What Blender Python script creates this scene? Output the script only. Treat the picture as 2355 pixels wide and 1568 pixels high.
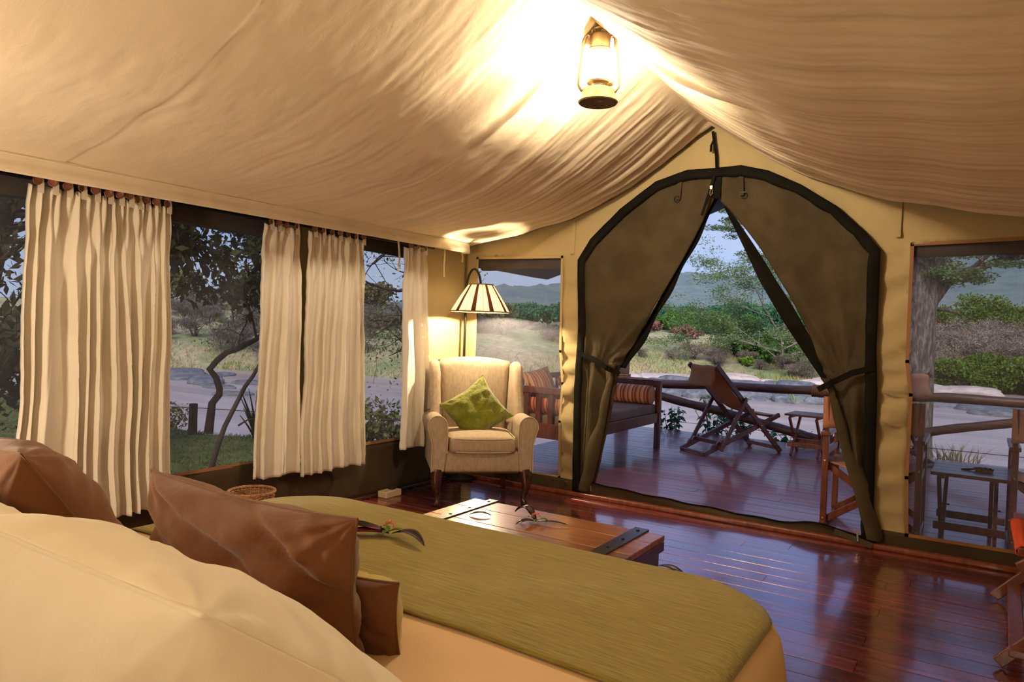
import bpy, bmesh, math, random
import numpy as np
from mathutils import Vector, Matrix, noise as mnoise
from mathutils.geometry import delaunay_2d_cdt

for o in list(bpy.data.objects):
    bpy.data.objects.remove(o)
SC = bpy.context.scene
COL = SC.collection
PI = math.pi
random.seed(7)
RNG = np.random.default_rng(7)

# ---------------------------------------------------------------- camera
cam_d = bpy.data.cameras.new('camera')
cam = bpy.data.objects.new('camera', cam_d)
COL.objects.link(cam)
cam_d.sensor_fit = 'HORIZONTAL'
cam_d.sensor_width = 36.0
cam_d.lens = 1655.0 / 2355.0 * 36.0
cam_d.clip_start = 0.02
cam_d.clip_end = 4000
CR = ((0.83780596, -0.03848407, 0.54461009, 0.0),
      (0.54489588, -0.00354651, -0.83849622, 0.0),
      (0.03420021, 0.99925292, 0.01799852, 1.27),
      (0, 0, 0, 1))
cam.matrix_world = Matrix(CR)
SC.camera = cam

# ---------------------------------------------------------------- colour
SC.view_settings.view_transform = 'Standard'
SC.view_settings.look = 'None'
SC.view_settings.exposure = 0.0
SC.view_settings.gamma = 1.0
SC.view_settings.use_curve_mapping = False

# ---------------------------------------------------------------- sky
world = bpy.data.worlds.new('sky')
SC.world = world
world.use_nodes = True
nt = world.node_tree
nt.nodes.clear()
w_out = nt.nodes.new('ShaderNodeOutputWorld')
w_bg = nt.nodes.new('ShaderNodeBackground')
w_tc = nt.nodes.new('ShaderNodeTexCoord')
w_sep = nt.nodes.new('ShaderNodeSeparateXYZ')
nt.links.new(w_tc.outputs['Generated'], w_sep.inputs[0])
w_ramp = nt.nodes.new('ShaderNodeValToRGB')
nt.links.new(w_sep.outputs['Z'], w_ramp.inputs[0])
cr = w_ramp.color_ramp
cr.elements[0].position = 0.0
cr.elements[0].color = (0.50, 0.66, 0.96, 1)
cr.elements[1].position = 1.0
cr.elements[1].color = (0.13, 0.24, 0.80, 1)
e = cr.elements.new(0.35)
e.color = (0.24, 0.38, 0.95, 1)
w_map = nt.nodes.new('ShaderNodeMapping')
w_map.inputs['Scale'].default_value = (2.0, 2.0, 9.0)
nt.links.new(w_tc.outputs['Generated'], w_map.inputs[0])
w_n = nt.nodes.new('ShaderNodeTexNoise')
w_n.inputs['Scale'].default_value = 1.6
w_n.inputs['Detail'].default_value = 5
nt.links.new(w_map.outputs[0], w_n.inputs[0])
w_r2 = nt.nodes.new('ShaderNodeValToRGB')
w_r2.color_ramp.elements[0].position = 0.40
w_r2.color_ramp.elements[0].color = (0, 0, 0, 1)
w_r2.color_ramp.elements[1].position = 0.72
w_r2.color_ramp.elements[1].color = (0.75, 0.75, 0.75, 1)
nt.links.new(w_n.outputs[0], w_r2.inputs[0])
w_mix = nt.nodes.new('ShaderNodeMixRGB')
w_mix.inputs[2].default_value = (0.60, 0.68, 0.86, 1)
nt.links.new(w_r2.outputs[0], w_mix.inputs[0])
nt.links.new(w_ramp.outputs[0], w_mix.inputs[1])
nt.links.new(w_mix.outputs[0], w_bg.inputs[0])
w_bg.inputs[1].default_value = 1.0
nt.links.new(w_bg.outputs[0], w_out.inputs[0])

# broad sun lamp added behind the tent to brighten the land outside
sun_d = bpy.data.lights.new('outdoor_fill_sun', 'SUN')
sun_d.energy = 4.8
sun_d.angle = math.radians(28)
sun_d.color = (1.0, 0.95, 0.88)
sun = bpy.data.objects.new('outdoor_fill_sun', sun_d)
sun.rotation_euler = Vector((-0.30, 0.70, -0.65)).to_track_quat('-Z', 'Y').to_euler()
COL.objects.link(sun)
SC.cycles.volume_bounces = 2

# ---------------------------------------------------------------- lamps of the tent
WARM = (1.0, 0.80, 0.56)


def point(name, loc, watts, radius, color=WARM):
    l = bpy.data.lights.new(name, 'POINT')
    l.energy = watts
    l.color = color
    l.shadow_soft_size = radius
    o = bpy.data.objects.new(name, l)
    o.location = loc
    COL.objects.link(o)
    return o


LANTERN_XY = (-1.597, 3.15)
LANTERN_L = 2500.0     # radiance of the lantern's bulb
FLOOR_L = 7200.0       # radiance of the floor lamp's bulb
# bedside lamps standing to the left and right of the headboard, behind the picture's edge
point('bedside_light_far', (-2.75, 0.05, 1.05), 98.0, 0.10)
point('bedside_light_near', (0.25, -0.75, 1.35), 32.0, 0.10)
# ================================================================ helpers
def lerp(a, b, t):
    return a + (b - a) * t


def sstep(a, b, x):
    t = np.clip((x - a) / (b - a), 0.0, 1.0)
    return t * t * (3 - 2 * t)


def vn1(x, seed=0):
    """smooth 1-D value noise in -1..1, vectorised"""
    x = np.asarray(x, float)
    i = np.floor(x).astype(int)
    f = x - i
    f = f * f * (3 - 2 * f)

    def h(n):
        s = np.sin(n * 127.1 + seed * 311.7) * 43758.5453
        return (s - np.floor(s)) * 2 - 1
    return h(i) * (1 - f) + h(i + 1) * f


def vn2(x, y, seed=0):
    x = np.asarray(x, float)
    y = np.asarray(y, float)
    i = np.floor(x).astype(int)
    j = np.floor(y).astype(int)
    fx = x - i
    fy = y - j
    fx = fx * fx * (3 - 2 * fx)
    fy = fy * fy * (3 - 2 * fy)

    def h(a, b):
        s = np.sin(a * 127.1 + b * 269.5 + seed * 71.3) * 43758.5453
        return (s - np.floor(s)) * 2 - 1
    return (h(i, j) * (1 - fx) + h(i + 1, j) * fx) * (1 - fy) + (h(i, j + 1) * (1 - fx) + h(i + 1, j + 1) * fx) * fy


def tag(o, label=None, cat=None, group=None, kind=None):
    if label:
        o['label'] = label
    if cat:
        o['category'] = cat
    if group:
        o['group'] = group
    if kind:
        o['kind'] = kind
    return o


def thing(name, label, cat, loc=(0, 0, 0), rot=0.0, group=None):
    o = bpy.data.objects.new(name, None)
    o.empty_display_size = 0.1
    o.location = loc
    o.rotation_euler = (0, 0, rot)
    COL.objects.link(o)
    return tag(o, label, cat, group)


def struct_root(name, loc=(0, 0, 0)):
    o = bpy.data.objects.new(name, None)
    o.location = loc
    COL.objects.link(o)
    o['kind'] = 'structure'
    return o


class MB:
    def __init__(s):
        s.v = []
        s.f = []

    def add(s, vs, fs, M=None):
        b = len(s.v)
        if M is not None:
            vs = [M @ Vector(p) for p in vs]
        s.v.extend([tuple(p) for p in vs])
        s.f.extend([tuple(i + b for i in f) for f in fs])
        return s

    def box(s, c, d, M=None, taper=1.0):
        x, y, z = d[0] / 2, d[1] / 2, d[2] / 2
        vs = []
        for sz in (-1, 1):
            k = 1.0 if sz > 0 else taper
            for sx, sy in ((-1, -1), (1, -1), (1, 1), (-1, 1)):
                vs.append((c[0] + sx * x * k, c[1] + sy * y * k, c[2] + sz * z))
        fs = [(3, 2, 1, 0), (4, 5, 6, 7), (0, 1, 5, 4), (1, 2, 6, 5), (2, 3, 7, 6), (3, 0, 4, 7)]
        return s.add(vs, fs, M)

    def beam(s, p0, p1, w, h, up=(0, 0, 1)):
        """bar from p0 to p1; w across (side axis), h along the up axis"""
        p0, p1 = Vector(p0), Vector(p1)
        d = (p1 - p0).normalized()
        u = Vector(up)
        side = d.cross(u)
        if side.length < 1e-5:
            side = d.cross(Vector((1, 0, 0)))
        side.normalize()
        u = side.cross(d).normalized()
        vs = []
        for p in (p0, p1):
            for a, b in ((-1, -1), (1, -1), (1, 1), (-1, 1)):
                vs.append(p + side * (a * w / 2) + u * (b * h / 2))
        fs = [(0, 1, 2, 3), (7, 6, 5, 4), (0, 4, 5, 1), (1, 5, 6, 2), (2, 6, 7, 3), (3, 7, 4, 0)]
        return s.add(vs, fs)

    def tube(s, pts, r, seg=8, cap=True):
        pts = [Vector(p) for p in pts]
        n = len(pts)
        rs = r if isinstance(r, (list, tuple)) else [r] * n
        vs, fs = [], []
        t0 = (pts[1] - pts[0]).normalized()
        nrm = t0.orthogonal().normalized()
        for i, p in enumerate(pts):
            a = pts[max(i - 1, 0)]
            b = pts[min(i + 1, n - 1)]
            t = (b - a)
            t = t.normalized() if t.length > 1e-9 else t0
            nrm = nrm - t * nrm.dot(t)
            nrm = nrm.normalized() if nrm.length > 1e-6 else t.orthogonal().normalized()
            bi = t.cross(nrm)
            for k in range(seg):
                a_ = 2 * PI * k / seg
                vs.append(p + (nrm * math.cos(a_) + bi * math.sin(a_)) * rs[i])
        for i in range(n - 1):
            for k in range(seg):
                k2 = (k + 1) % seg
                fs.append((i * seg + k, i * seg + k2, (i + 1) * seg + k2, (i + 1) * seg + k))
        if cap:
            fs.append(tuple(range(seg - 1, -1, -1)))
            fs.append(tuple((n - 1) * seg + k for k in range(seg)))
        return s.add(vs, fs)

    def lathe(s, prof, seg=24, M=None, cap0=True, cap1=True, c=(0, 0, 0)):
        vs, fs = [], []
        for r, z in prof:
            for k in range(seg):
                a = 2 * PI * k / seg
                vs.append((c[0] + r * math.cos(a), c[1] + r * math.sin(a), c[2] + z))
        for i in range(len(prof) - 1):
            for k in range(seg):
                k2 = (k + 1) % seg
                fs.append((i * seg + k, i * seg + k2, (i + 1) * seg + k2, (i + 1) * seg + k))
        if cap0:
            fs.append(tuple(range(seg - 1, -1, -1)))
        if cap1:
            fs.append(tuple((len(prof) - 1) * seg + k for k in range(seg)))
        return s.add(vs, fs, M)

    def grid(s, P, closeu=False):
        """P: array nu x nv x 3"""
        P = np.asarray(P, float)
        nu, nv = P.shape[:2]
        fs = []
        for i in range(nu if closeu else nu - 1):
            i2 = (i + 1) % nu
            for j in range(nv - 1):
                fs.append((i * nv + j, i2 * nv + j, i2 * nv + j + 1, i * nv + j + 1))
        return s.add([tuple(p) for p in P.reshape(-1, 3)], fs)

    def prism(s, pts, t, fn):
        """2-D outline pts extruded by t; fn(a, b, c) -> 3-D, c in 0..t"""
        n = len(pts)
        vs = [fn(a, b, 0.0) for a, b in pts] + [fn(a, b, t) for a, b in pts]
        fs = [tuple(range(n - 1, -1, -1)), tuple(range(n, 2 * n))]
        for i in range(n):
            j = (i + 1) % n
            fs.append((i, j, n + j, n + i))
        return s.add(vs, fs)

    def build(s, name, mat, parent=None, smooth=True, angle=40, bevel=0.0, bseg=2, solid=0.0, sub=0, loc=None, offset=0.0):
        me = bpy.data.meshes.new(name)
        me.from_pydata([tuple(p) for p in s.v], [], s.f)
        bm = bmesh.new()
        bm.from_mesh(me)
        bmesh.ops.recalc_face_normals(bm, faces=bm.faces)
        bm.to_mesh(me)
        bm.free()
        return link_mesh(name, me, mat, parent, smooth, angle, bevel, bseg, solid, sub, loc, offset)


def link_mesh(name, me, mat, parent=None, smooth=True, angle=40, bevel=0.0, bseg=2, solid=0.0, sub=0, loc=None, offset=0.0):
    if smooth:
        me.polygons.foreach_set('use_smooth', [True] * len(me.polygons))
        if angle < 180 and not sub:
            me.set_sharp_from_angle(angle=math.radians(angle))
    o = bpy.data.objects.new(name, me)
    COL.objects.link(o)
    if mat:
        me.materials.append(mat)
    if parent:
        o.parent = parent
    if loc is not None:
        o.location = loc
    if solid:
        m = o.modifiers.new('solid', 'SOLIDIFY')
        m.thickness = solid
        m.offset = offset
    if bevel:
        m = o.modifiers.new('bevel', 'BEVEL')
        m.width = bevel
        m.segments = bseg
        m.limit_method = 'ANGLE'
        m.angle_limit = math.radians(35)
    if sub:
        m = o.modifiers.new('sub', 'SUBSURF')
        m.levels = sub
        m.render_levels = sub
    return o


def np_mesh(name, V, F, mat, parent=None, smooth=False, loc=None):
    """fast build of many equal-sized faces; F array n x k"""
    V = np.asarray(V, np.float32)
    F = np.asarray(F, np.int32)
    me = bpy.data.meshes.new(name)
    me.vertices.add(len(V))
    me.vertices.foreach_set('co', V.ravel())
    k = F.shape[1]
    me.loops.add(F.size)
    me.loops.foreach_set('vertex_index', F.ravel())
    me.polygons.add(len(F))
    me.polygons.foreach_set('loop_start', np.arange(0, F.size, k, dtype=np.int32))
    me.polygons.foreach_set('loop_total', np.full(len(F), k, np.int32))
    if smooth:
        me.polygons.foreach_set('use_smooth', np.ones(len(F), bool))
    me.update()
    me.validate()
    o = bpy.data.objects.new(name, me)
    COL.objects.link(o)
    me.materials.append(mat)
    if parent:
        o.parent = parent
    if loc is not None:
        o.location = loc
    return o


def copy_tree(o, parent=None):
    c = o.copy()
    COL.objects.link(c)
    if parent is not None:
        c.parent = parent
    for ch in list(o.children):
        copy_tree(ch, c)
    return c


# ================================================================ materials
def nodes(name):
    m = bpy.data.materials.new(name)
    m.use_nodes = True
    t = m.node_tree
    b = t.nodes['Principled BSDF']
    return m, t, b


def N(t, typ, **kw):
    n = t.nodes.new(typ)
    for k, v in kw.items():
        if k in n.inputs:
            n.inputs[k].default_value = v
        else:
            setattr(n, k, v)
    return n


def plain(name, col, rough=0.6, metal=0.0, spec=0.5):
    m, t, b = nodes(name)
    b.inputs['Base Color'].default_value = (*col, 1)
    b.inputs['Roughness'].default_value = rough
    b.inputs['Metallic'].default_value = metal
    b.inputs['Specular IOR Level'].default_value = spec
    return m


def coords(t, scale=(1, 1, 1), kind='Object'):
    tc = N(t, 'ShaderNodeTexCoord')
    mp = N(t, 'ShaderNodeMapping')
    mp.inputs['Scale'].default_value = scale
    t.links.new(tc.outputs[kind], mp.inputs[0])
    return mp.outputs[0]


def ramp(t, src, stops):
    r = N(t, 'ShaderNodeValToRGB')
    els = r.color_ramp.elements
    els[0].position, els[0].color = stops[0][0], (*stops[0][1], 1)
    els[1].position, els[1].color = stops[-1][0], (*stops[-1][1], 1)
    for p, c in stops[1:-1]:
        e = els.new(p)
        e.color = (*c, 1)
    t.links.new(src, r.inputs[0])
    return r.outputs[0]


def bump(t, b, src, strength, dist=0.01):
    n = N(t, 'ShaderNodeBump')
    n.inputs['Strength'].default_value = strength
    n.inputs['Distance'].default_value = dist
    t.links.new(src, n.inputs['Height'])
    t.links.new(n.outputs[0], b.inputs['Normal'])
    return n


def fabric(name, c1, c2, rough=0.85, weave=600, wb=0.15, nscale=3.0, sheen=0.0, aniso=(1, 1, 1), trans=0.0, spec=0.12):
    """woven cloth: broad tone drift plus a fine thread relief"""
    m, t, b = nodes(name)
    co = coords(t, aniso)
    n = N(t, 'ShaderNodeTexNoise', Scale=nscale, Detail=4.0)
    t.links.new(co, n.inputs[0])
    col = ramp(t, n.outputs[0], [(0.35, c1), (0.65, c2)])
    t.links.new(col, b.inputs['Base Color'])
    b.inputs['Roughness'].default_value = rough
    b.inputs['Specular IOR Level'].default_value = spec
    if sheen:
        b.inputs['Sheen Weight'].default_value = sheen
        b.inputs['Sheen Roughness'].default_value = 0.5
    n2 = N(t, 'ShaderNodeTexNoise', Scale=weave, Detail=2.0)
    t.links.new(coords(t), n2.inputs[0])
    bump(t, b, n2.outputs[0], wb, 0.002)
    if trans:
        tr = N(t, 'ShaderNodeBsdfTranslucent')
        t.links.new(col, tr.inputs[0])
        mx = N(t, 'ShaderNodeMixShader')
        mx.inputs[0].default_value = trans
        out = t.nodes['Material Output']
        t.links.new(b.outputs[0], mx.inputs[1])
        t.links.new(tr.outputs[0], mx.inputs[2])
        t.links.new(mx.outputs[0], out.inputs[0])
    return m


def wood(name, dark, mid, light, grain=(1.2, 14, 14), rough=0.4, coat=0.0, rnd=0.0, nb=0.15, spec=0.5, coat_rough=0.1):
    m, t, b = nodes(name)
    tc = N(t, 'ShaderNodeTexCoord')
    oi = N(t, 'ShaderNodeObjectInfo')
    ad = N(t, 'ShaderNodeVectorMath', operation='ADD')
    sc_ = N(t, 'ShaderNodeVectorMath', operation='SCALE')
    cb = N(t, 'ShaderNodeCombineXYZ')
    t.links.new(oi.outputs['Random'], cb.inputs[0])
    t.links.new(oi.outputs['Random'], cb.inputs[1])
    t.links.new(cb.outputs[0], sc_.inputs[0])
    sc_.inputs['Scale'].default_value = 37.0
    t.links.new(tc.outputs['Object'], ad.inputs[0])
    t.links.new(sc_.outputs[0], ad.inputs[1])
    mp = N(t, 'ShaderNodeMapping')
    mp.inputs['Scale'].default_value = grain
    t.links.new(ad.outputs[0], mp.inputs[0])
    n = N(t, 'ShaderNodeTexNoise', Scale=2.0, Detail=6.0, Roughness=0.62, Distortion=0.4)
    t.links.new(mp.outputs[0], n.inputs[0])
    col = ramp(t, n.outputs[0], [(0.3, dark), (0.5, mid), (0.72, light)])
    if rnd:
        hs = N(t, 'ShaderNodeHueSaturation')
        mr = N(t, 'ShaderNodeMapRange')
        mr.inputs['To Min'].default_value = 1 - rnd
        mr.inputs['To Max'].default_value = 1 + rnd
        t.links.new(oi.outputs['Random'], mr.inputs[0])
        t.links.new(mr.outputs[0], hs.inputs['Value'])
        t.links.new(col, hs.inputs['Color'])
        col = hs.outputs[0]
    t.links.new(col, b.inputs['Base Color'])
    b.inputs['Roughness'].default_value = rough
    b.inputs['Specular IOR Level'].default_value = spec
    b.inputs['Coat Weight'].default_value = coat
    b.inputs['Coat Roughness'].default_value = coat_rough
    bump(t, b, n.outputs[0], nb, 0.003)
    return m


M = {}
M['roof'] = fabric('tent_liner_cotton', (0.76, 0.65, 0.47), (0.80, 0.69, 0.51), 0.9, 900, 0.10, 2.0)
M['canvas'] = fabric('tan_canvas', (0.375, 0.290, 0.145), (0.41, 0.318, 0.16), 0.9, 900, 0.18, 5.0)
M['skirt'] = fabric('brown_canvas_skirt', (0.048, 0.034, 0.020), (0.066, 0.046, 0.026), 0.8, 700, 0.15, 4.0)
M['flap'] = fabric('olive_canvas_flap', (0.046, 0.035, 0.020), (0.068, 0.052, 0.029), 0.9, 700, 0.25, 5.0, spec=0.05)
M['tape'] = fabric('black_webbing', (0.007, 0.0065, 0.0055), (0.011, 0.010, 0.008), 0.85, 900, 0.3, 8.0, spec=0.03)
M['trim'] = fabric('brown_binding_tape', (0.24, 0.12, 0.055), (0.29, 0.15, 0.07), 0.85, 900, 0.2, 8.0)
M['blind'] = fabric('olive_brown_blind', (0.060, 0.042, 0.023), (0.085, 0.058, 0.031), 0.85, 700, 0.2, 6.0)
M['curtain'] = fabric('cream_cotton_curtain', (0.80, 0.74, 0.62), (0.84, 0.78, 0.67), 0.9, 900, 0.12, 4.0, trans=0.18)
M['valance'] = fabric('cream_cotton_valance', (0.76, 0.67, 0.51), (0.80, 0.71, 0.55), 0.9, 900, 0.12, 4.0)
M['button'] = wood('brown_wood_button', (0.10, 0.03, 0.015), (0.17, 0.055, 0.028), (0.24, 0.085, 0.042), (12, 12, 12), 0.35)
M['white_cotton'] = fabric('white_bed_cotton', (0.80, 0.74, 0.60), (0.84, 0.78, 0.65), 0.9, 900, 0.10, 4.0)
M['bedspread'] = fabric('cream_ribbed_bedspread', (0.70, 0.50, 0.30), (0.74, 0.54, 0.34), 0.9, 500, 0.2, 4.0)
M['brown_pillow'] = fabric('brown_cotton_pillow', (0.135, 0.052, 0.022), (0.165, 0.066, 0.028), 0.85, 700, 0.15, 4.0, sheen=0.25)
M['green_velvet'] = fabric('lime_green_velvet', (0.115, 0.125, 0.004), (0.175, 0.185, 0.008), 0.75, 500, 0.15, 14.0, sheen=0.5)
M['yellow_green'] = fabric('yellow_green_cushion_cloth', (0.46, 0.36, 0.06), (0.52, 0.42, 0.08), 0.85, 500, 0.15, 8.0, sheen=0.3)
M['linen'] = fabric('beige_linen', (0.31, 0.24, 0.165), (0.39, 0.305, 0.21), 0.9, 260, 0.35, 60.0, aniso=(1, 1, 0.35))
M['piping'] = fabric('pale_piping', (0.50, 0.37, 0.22), (0.55, 0.41, 0.25), 0.9, 500, 0.1, 10)
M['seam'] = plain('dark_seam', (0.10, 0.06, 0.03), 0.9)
M['mahogany'] = wood('dark_mahogany', (0.020, 0.006, 0.004), (0.050, 0.014, 0.008), (0.085, 0.025, 0.014), (4, 30, 4), 0.25, 0.3)
M['redwood'] = wood('red_stained_wood', (0.085, 0.020, 0.010), (0.17, 0.042, 0.018), (0.26, 0.07, 0.028), (14, 14, 2), 0.35, 0.15)
M['deckwood'] = wood('dark_teak', (0.060, 0.018, 0.011), (0.12, 0.036, 0.020), (0.19, 0.06, 0.03), (14, 3, 14), 0.35, 0.2)
M['chestwood'] = wood('honey_brown_chest_wood', (0.16, 0.055, 0.020), (0.28, 0.105, 0.038), (0.38, 0.16, 0.06), (2.0, 22, 22), 0.28, 0.3, rnd=0.25)
M['iron'] = plain('black_iron', (0.012, 0.011, 0.010), 0.45, 0.6)
M['strap_iron'] = plain('worn_strap_iron', (0.10, 0.09, 0.085), 0.30, 0.9)
M['brass'] = plain('antique_brass', (0.62, 0.46, 0.20), 0.32, 1.0)
M['steel'] = plain('bright_steel', (0.75, 0.70, 0.62), 0.25, 1.0)
M['lantern_metal'] = plain('brushed_lantern_tin', (0.42, 0.34, 0.20), 0.34, 0.9)
M['pole'] = wood('peeled_gum_pole', (0.040, 0.018, 0.010), (0.090, 0.036, 0.018), (0.16, 0.07, 0.034), (3, 18, 18), 0.42, 0.1)
M['sling'] = fabric('tan_sling_canvas', (0.48, 0.22, 0.11), (0.54, 0.26, 0.13), 0.85, 600, 0.2, 6.0)
M['orange'] = fabric('orange_red_canvas', (0.56, 0.075, 0.022), (0.64, 0.095, 0.03), 0.85, 400, 0.3, 6.0, aniso=(1, 1, 12))
M['mattress'] = fabric('taupe_canvas_mattress', (0.24, 0.15, 0.105), (0.29, 0.185, 0.13), 0.9, 500, 0.2, 5.0)
M['cord'] = plain('black_rubber', (0.010, 0.010, 0.010), 0.5)
M['plastic'] = plain('cream_plastic', (0.62, 0.50, 0.33), 0.45)
M['rope'] = fabric('sisal_rope', (0.14, 0.075, 0.035), (0.22, 0.12, 0.06), 0.9, 300, 0.5, 40.0)
M['fly'] = fabric('dark_blue_fly_sheet', (0.050, 0.070, 0.12), (0.060, 0.085, 0.14), 0.85, 500, 0.1, 3.0)
M['tie'] = fabric('cream_tape', (0.70, 0.58, 0.38), (0.76, 0.62, 0.42), 0.9, 900, 0.1, 4.0)


def crumple(mat, scale, strength, dist):
    t = mat.node_tree
    b = t.nodes['Principled BSDF']
    n = N(t, 'ShaderNodeTexNoise', Scale=scale, Detail=5.0, Roughness=0.55, Distortion=1.6)
    t.links.new(coords(t, (1.0, 1.5, 1.0)), n.inputs[0])
    bp = N(t, 'ShaderNodeBump')
    bp.inputs['Strength'].default_value = strength
    bp.inputs['Distance'].default_value = dist
    t.links.new(n.outputs[0], bp.inputs['Height'])
    old = b.inputs['Normal'].links[0].from_node
    t.links.new(bp.outputs[0], old.inputs['Normal'])


crumple(M['roof'], 11.0, 0.16, 0.008)
crumple(M['curtain'], 14.0, 0.22, 0.008)
crumple(M['white_cotton'], 7.0, 0.2, 0.012)
crumple(M['brown_pillow'], 9.0, 0.25, 0.012)
crumple(M['flap'], 12.0, 0.4, 0.012)
crumple(M['canvas'], 6.0, 0.25, 0.015)
crumple(M['green_velvet'], 26.0, 0.6, 0.02)


def runner_mat():
    m, t, b = nodes('olive_chenille_runner')
    co = coords(t, (2.2, 75.0, 40.0))
    n = N(t, 'ShaderNodeTexNoise', Scale=4.0, Detail=5.0, Roughness=0.7)
    t.links.new(co, n.inputs[0])
    col = ramp(t, n.outputs[0], [(0.28, (0.13, 0.105, 0.020)), (0.5, (0.265, 0.215, 0.045)), (0.72, (0.40, 0.33, 0.085))])
    t.links.new(col, b.inputs['Base Color'])
    b.inputs['Roughness'].default_value = 0.85
    b.inputs['Specular IOR Level'].default_value = 0.2
    b.inputs['Sheen Weight'].default_value = 0.2
    bump(t, b, n.outputs[0], 0.5, 0.002)
    return m


M['runner'] = runner_mat()


def floor_mat(name, dark, mid, light, rough=0.22, coat=0.9):
    m = wood(name, dark, mid, light, (1.0, 16, 16), rough, coat, 0.34, 0.10, 1.0, 0.10)
    m.node_tree.nodes['Principled BSDF'].inputs['Specular Tint'].default_value = (1.0, 0.62, 0.80, 1)
    m.node_tree.nodes['Principled BSDF'].inputs['Coat IOR'].default_value = 1.7
    t = m.node_tree
    b = t.nodes['Principled BSDF']
    # worn varnish: the gloss varies in streaks along the boards
    n = N(t, 'ShaderNodeTexNoise', Scale=1.0, Detail=5.0, Roughness=0.6)
    t.links.new(coords(t, (1.2, 22, 5)), n.inputs[0])
    mr = N(t, 'ShaderNodeMapRange')
    mr.inputs['From Min'].default_value = 0.3
    mr.inputs['From Max'].default_value = 0.75
    mr.inputs['To Min'].default_value = rough - 0.07
    mr.inputs['To Max'].default_value = rough + 0.16
    t.links.new(n.outputs[0], mr.inputs[0])
    t.links.new(mr.outputs[0], b.inputs['Roughness'])
    return m


M['floor'] = floor_mat('polished_red_hardwood', (0.060, 0.010, 0.008), (0.15, 0.025, 0.016), (0.27, 0.05, 0.030))
M['deck'] = floor_mat('oiled_red_decking', (0.090, 0.018, 0.015), (0.19, 0.040, 0.030), (0.30, 0.075, 0.05), 0.32, 0.30)
M['deck'].node_tree.nodes['Principled BSDF'].inputs['Specular Tint'].default_value = (1.0, 0.52, 0.55, 1)
M['gap'] = plain('dark_floor_gap', (0.012, 0.006, 0.004), 0.8)


def screen_mat(name, alpha, col):
    """insect netting: part of every ray goes between the threads"""
    m, t, b = nodes(name)
    b.inputs['Base Color'].default_value = (*col, 1)
    b.inputs['Roughness'].default_value = 0.8
    b.inputs['Specular IOR Level'].default_value = 0.1
    tr = N(t, 'ShaderNodeBsdfTransparent')
    mx = N(t, 'ShaderNodeMixShader')
    # slight unevenness of the weave
    w = N(t, 'ShaderNodeTexNoise', Scale=1.0, Detail=2.0)
    t.links.new(coords(t, (160, 160, 12)), w.inputs[0])
    mr = N(t, 'ShaderNodeMapRange')
    mr.inputs['From Min'].default_value = 0.3
    mr.inputs['From Max'].default_value = 0.7
    mr.inputs['To Min'].default_value = alpha - 0.02
    mr.inputs['To Max'].default_value = alpha + 0.02
    t.links.new(w.outputs[0], mr.inputs[0])
    t.links.new(mr.outputs[0], mx.inputs[0])
    t.links.new(tr.outputs[0], mx.inputs[1])
    t.links.new(b.outputs[0], mx.inputs[2])
    t.links.new(mx.outputs[0], t.nodes['Material Output'].inputs[0])
    return m


M['screen'] = screen_mat('grey_insect_netting', 0.36, (0.105, 0.105, 0.13))


def glass_mat():
    m, t, b = nodes('lantern_glass')
    t.nodes.remove(b)
    tr = N(t, 'ShaderNodeBsdfTransparent')
    gl = N(t, 'ShaderNodeBsdfGlossy', Roughness=0.03)
    mx = N(t, 'ShaderNodeMixShader')
    mx.inputs[0].default_value = 0.05
    t.links.new(tr.outputs[0], mx.inputs[1])
    t.links.new(gl.outputs[0], mx.inputs[2])
    t.links.new(mx.outputs[0], t.nodes['Material Output'].inputs[0])
    return m


M['glass'] = glass_mat()


def emit(name, col, s):
    m, t, b = nodes(name)
    b.inputs['Base Color'].default_value = (0.8, 0.75, 0.6, 1)
    b.inputs['Emission Color'].default_value = (*col, 1)
    b.inputs['Emission Strength'].default_value = s
    return m


M['bulb'] = emit('lit_lantern_bulb', (1.0, 0.80, 0.56), LANTERN_L)
M['bulb2'] = emit('lit_floor_lamp_bulb', (1.0, 0.79, 0.50), FLOOR_L)


def translucent(name, col, mix=0.75):
    m, t, b = nodes(name)
    b.inputs['Base Color'].default_value = (*col, 1)
    b.inputs['Roughness'].default_value = 0.9
    n = N(t, 'ShaderNodeTexNoise', Scale=60.0, Detail=3.0)
    t.links.new(coords(t), n.inputs[0])
    bump(t, b, n.outputs[0], 0.4, 0.004)
    tr = N(t, 'ShaderNodeBsdfTranslucent')
    tr.inputs[0].default_value = (*col, 1)
    mx = N(t, 'ShaderNodeMixShader')
    mx.inputs[0].default_value = mix
    t.links.new(b.outputs[0], mx.inputs[1])
    t.links.new(tr.outputs[0], mx.inputs[2])
    t.links.new(mx.outputs[0], t.nodes['Material Output'].inputs[0])
    return m


M['shade_paper'] = translucent('cream_paper_shade', (0.88, 0.82, 0.70))
M['shade_band'] = translucent('brown_bark_band', (0.10, 0.036, 0.016), 0.4)


def stripe_mat(name, axis, freq, cols):
    """woven stripes printed along one axis of the object"""
    m, t, b = nodes(name)
    co = coords(t, (1, 1, 1))
    sp = N(t, 'ShaderNodeSeparateXYZ')
    t.links.new(co, sp.inputs[0])
    mu = N(t, 'ShaderNodeMath', operation='MULTIPLY')
    mu.inputs[1].default_value = freq
    t.links.new(sp.outputs[axis], mu.inputs[0])
    fr = N(t, 'ShaderNodeMath', operation='FRACT')
    t.links.new(mu.outputs[0], fr.inputs[0])
    stops = [(i / len(cols), c) for i, c in enumerate(cols)]
    c = ramp(t, fr.outputs[0], stops)
    t.nodes[-1]
    for n in t.nodes:
        if n.type == 'VALTORGB':
            n.color_ramp.interpolation = 'CONSTANT'
    t.links.new(c, b.inputs['Base Color'])
    b.inputs['Roughness'].default_value = 0.9
    return m


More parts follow.
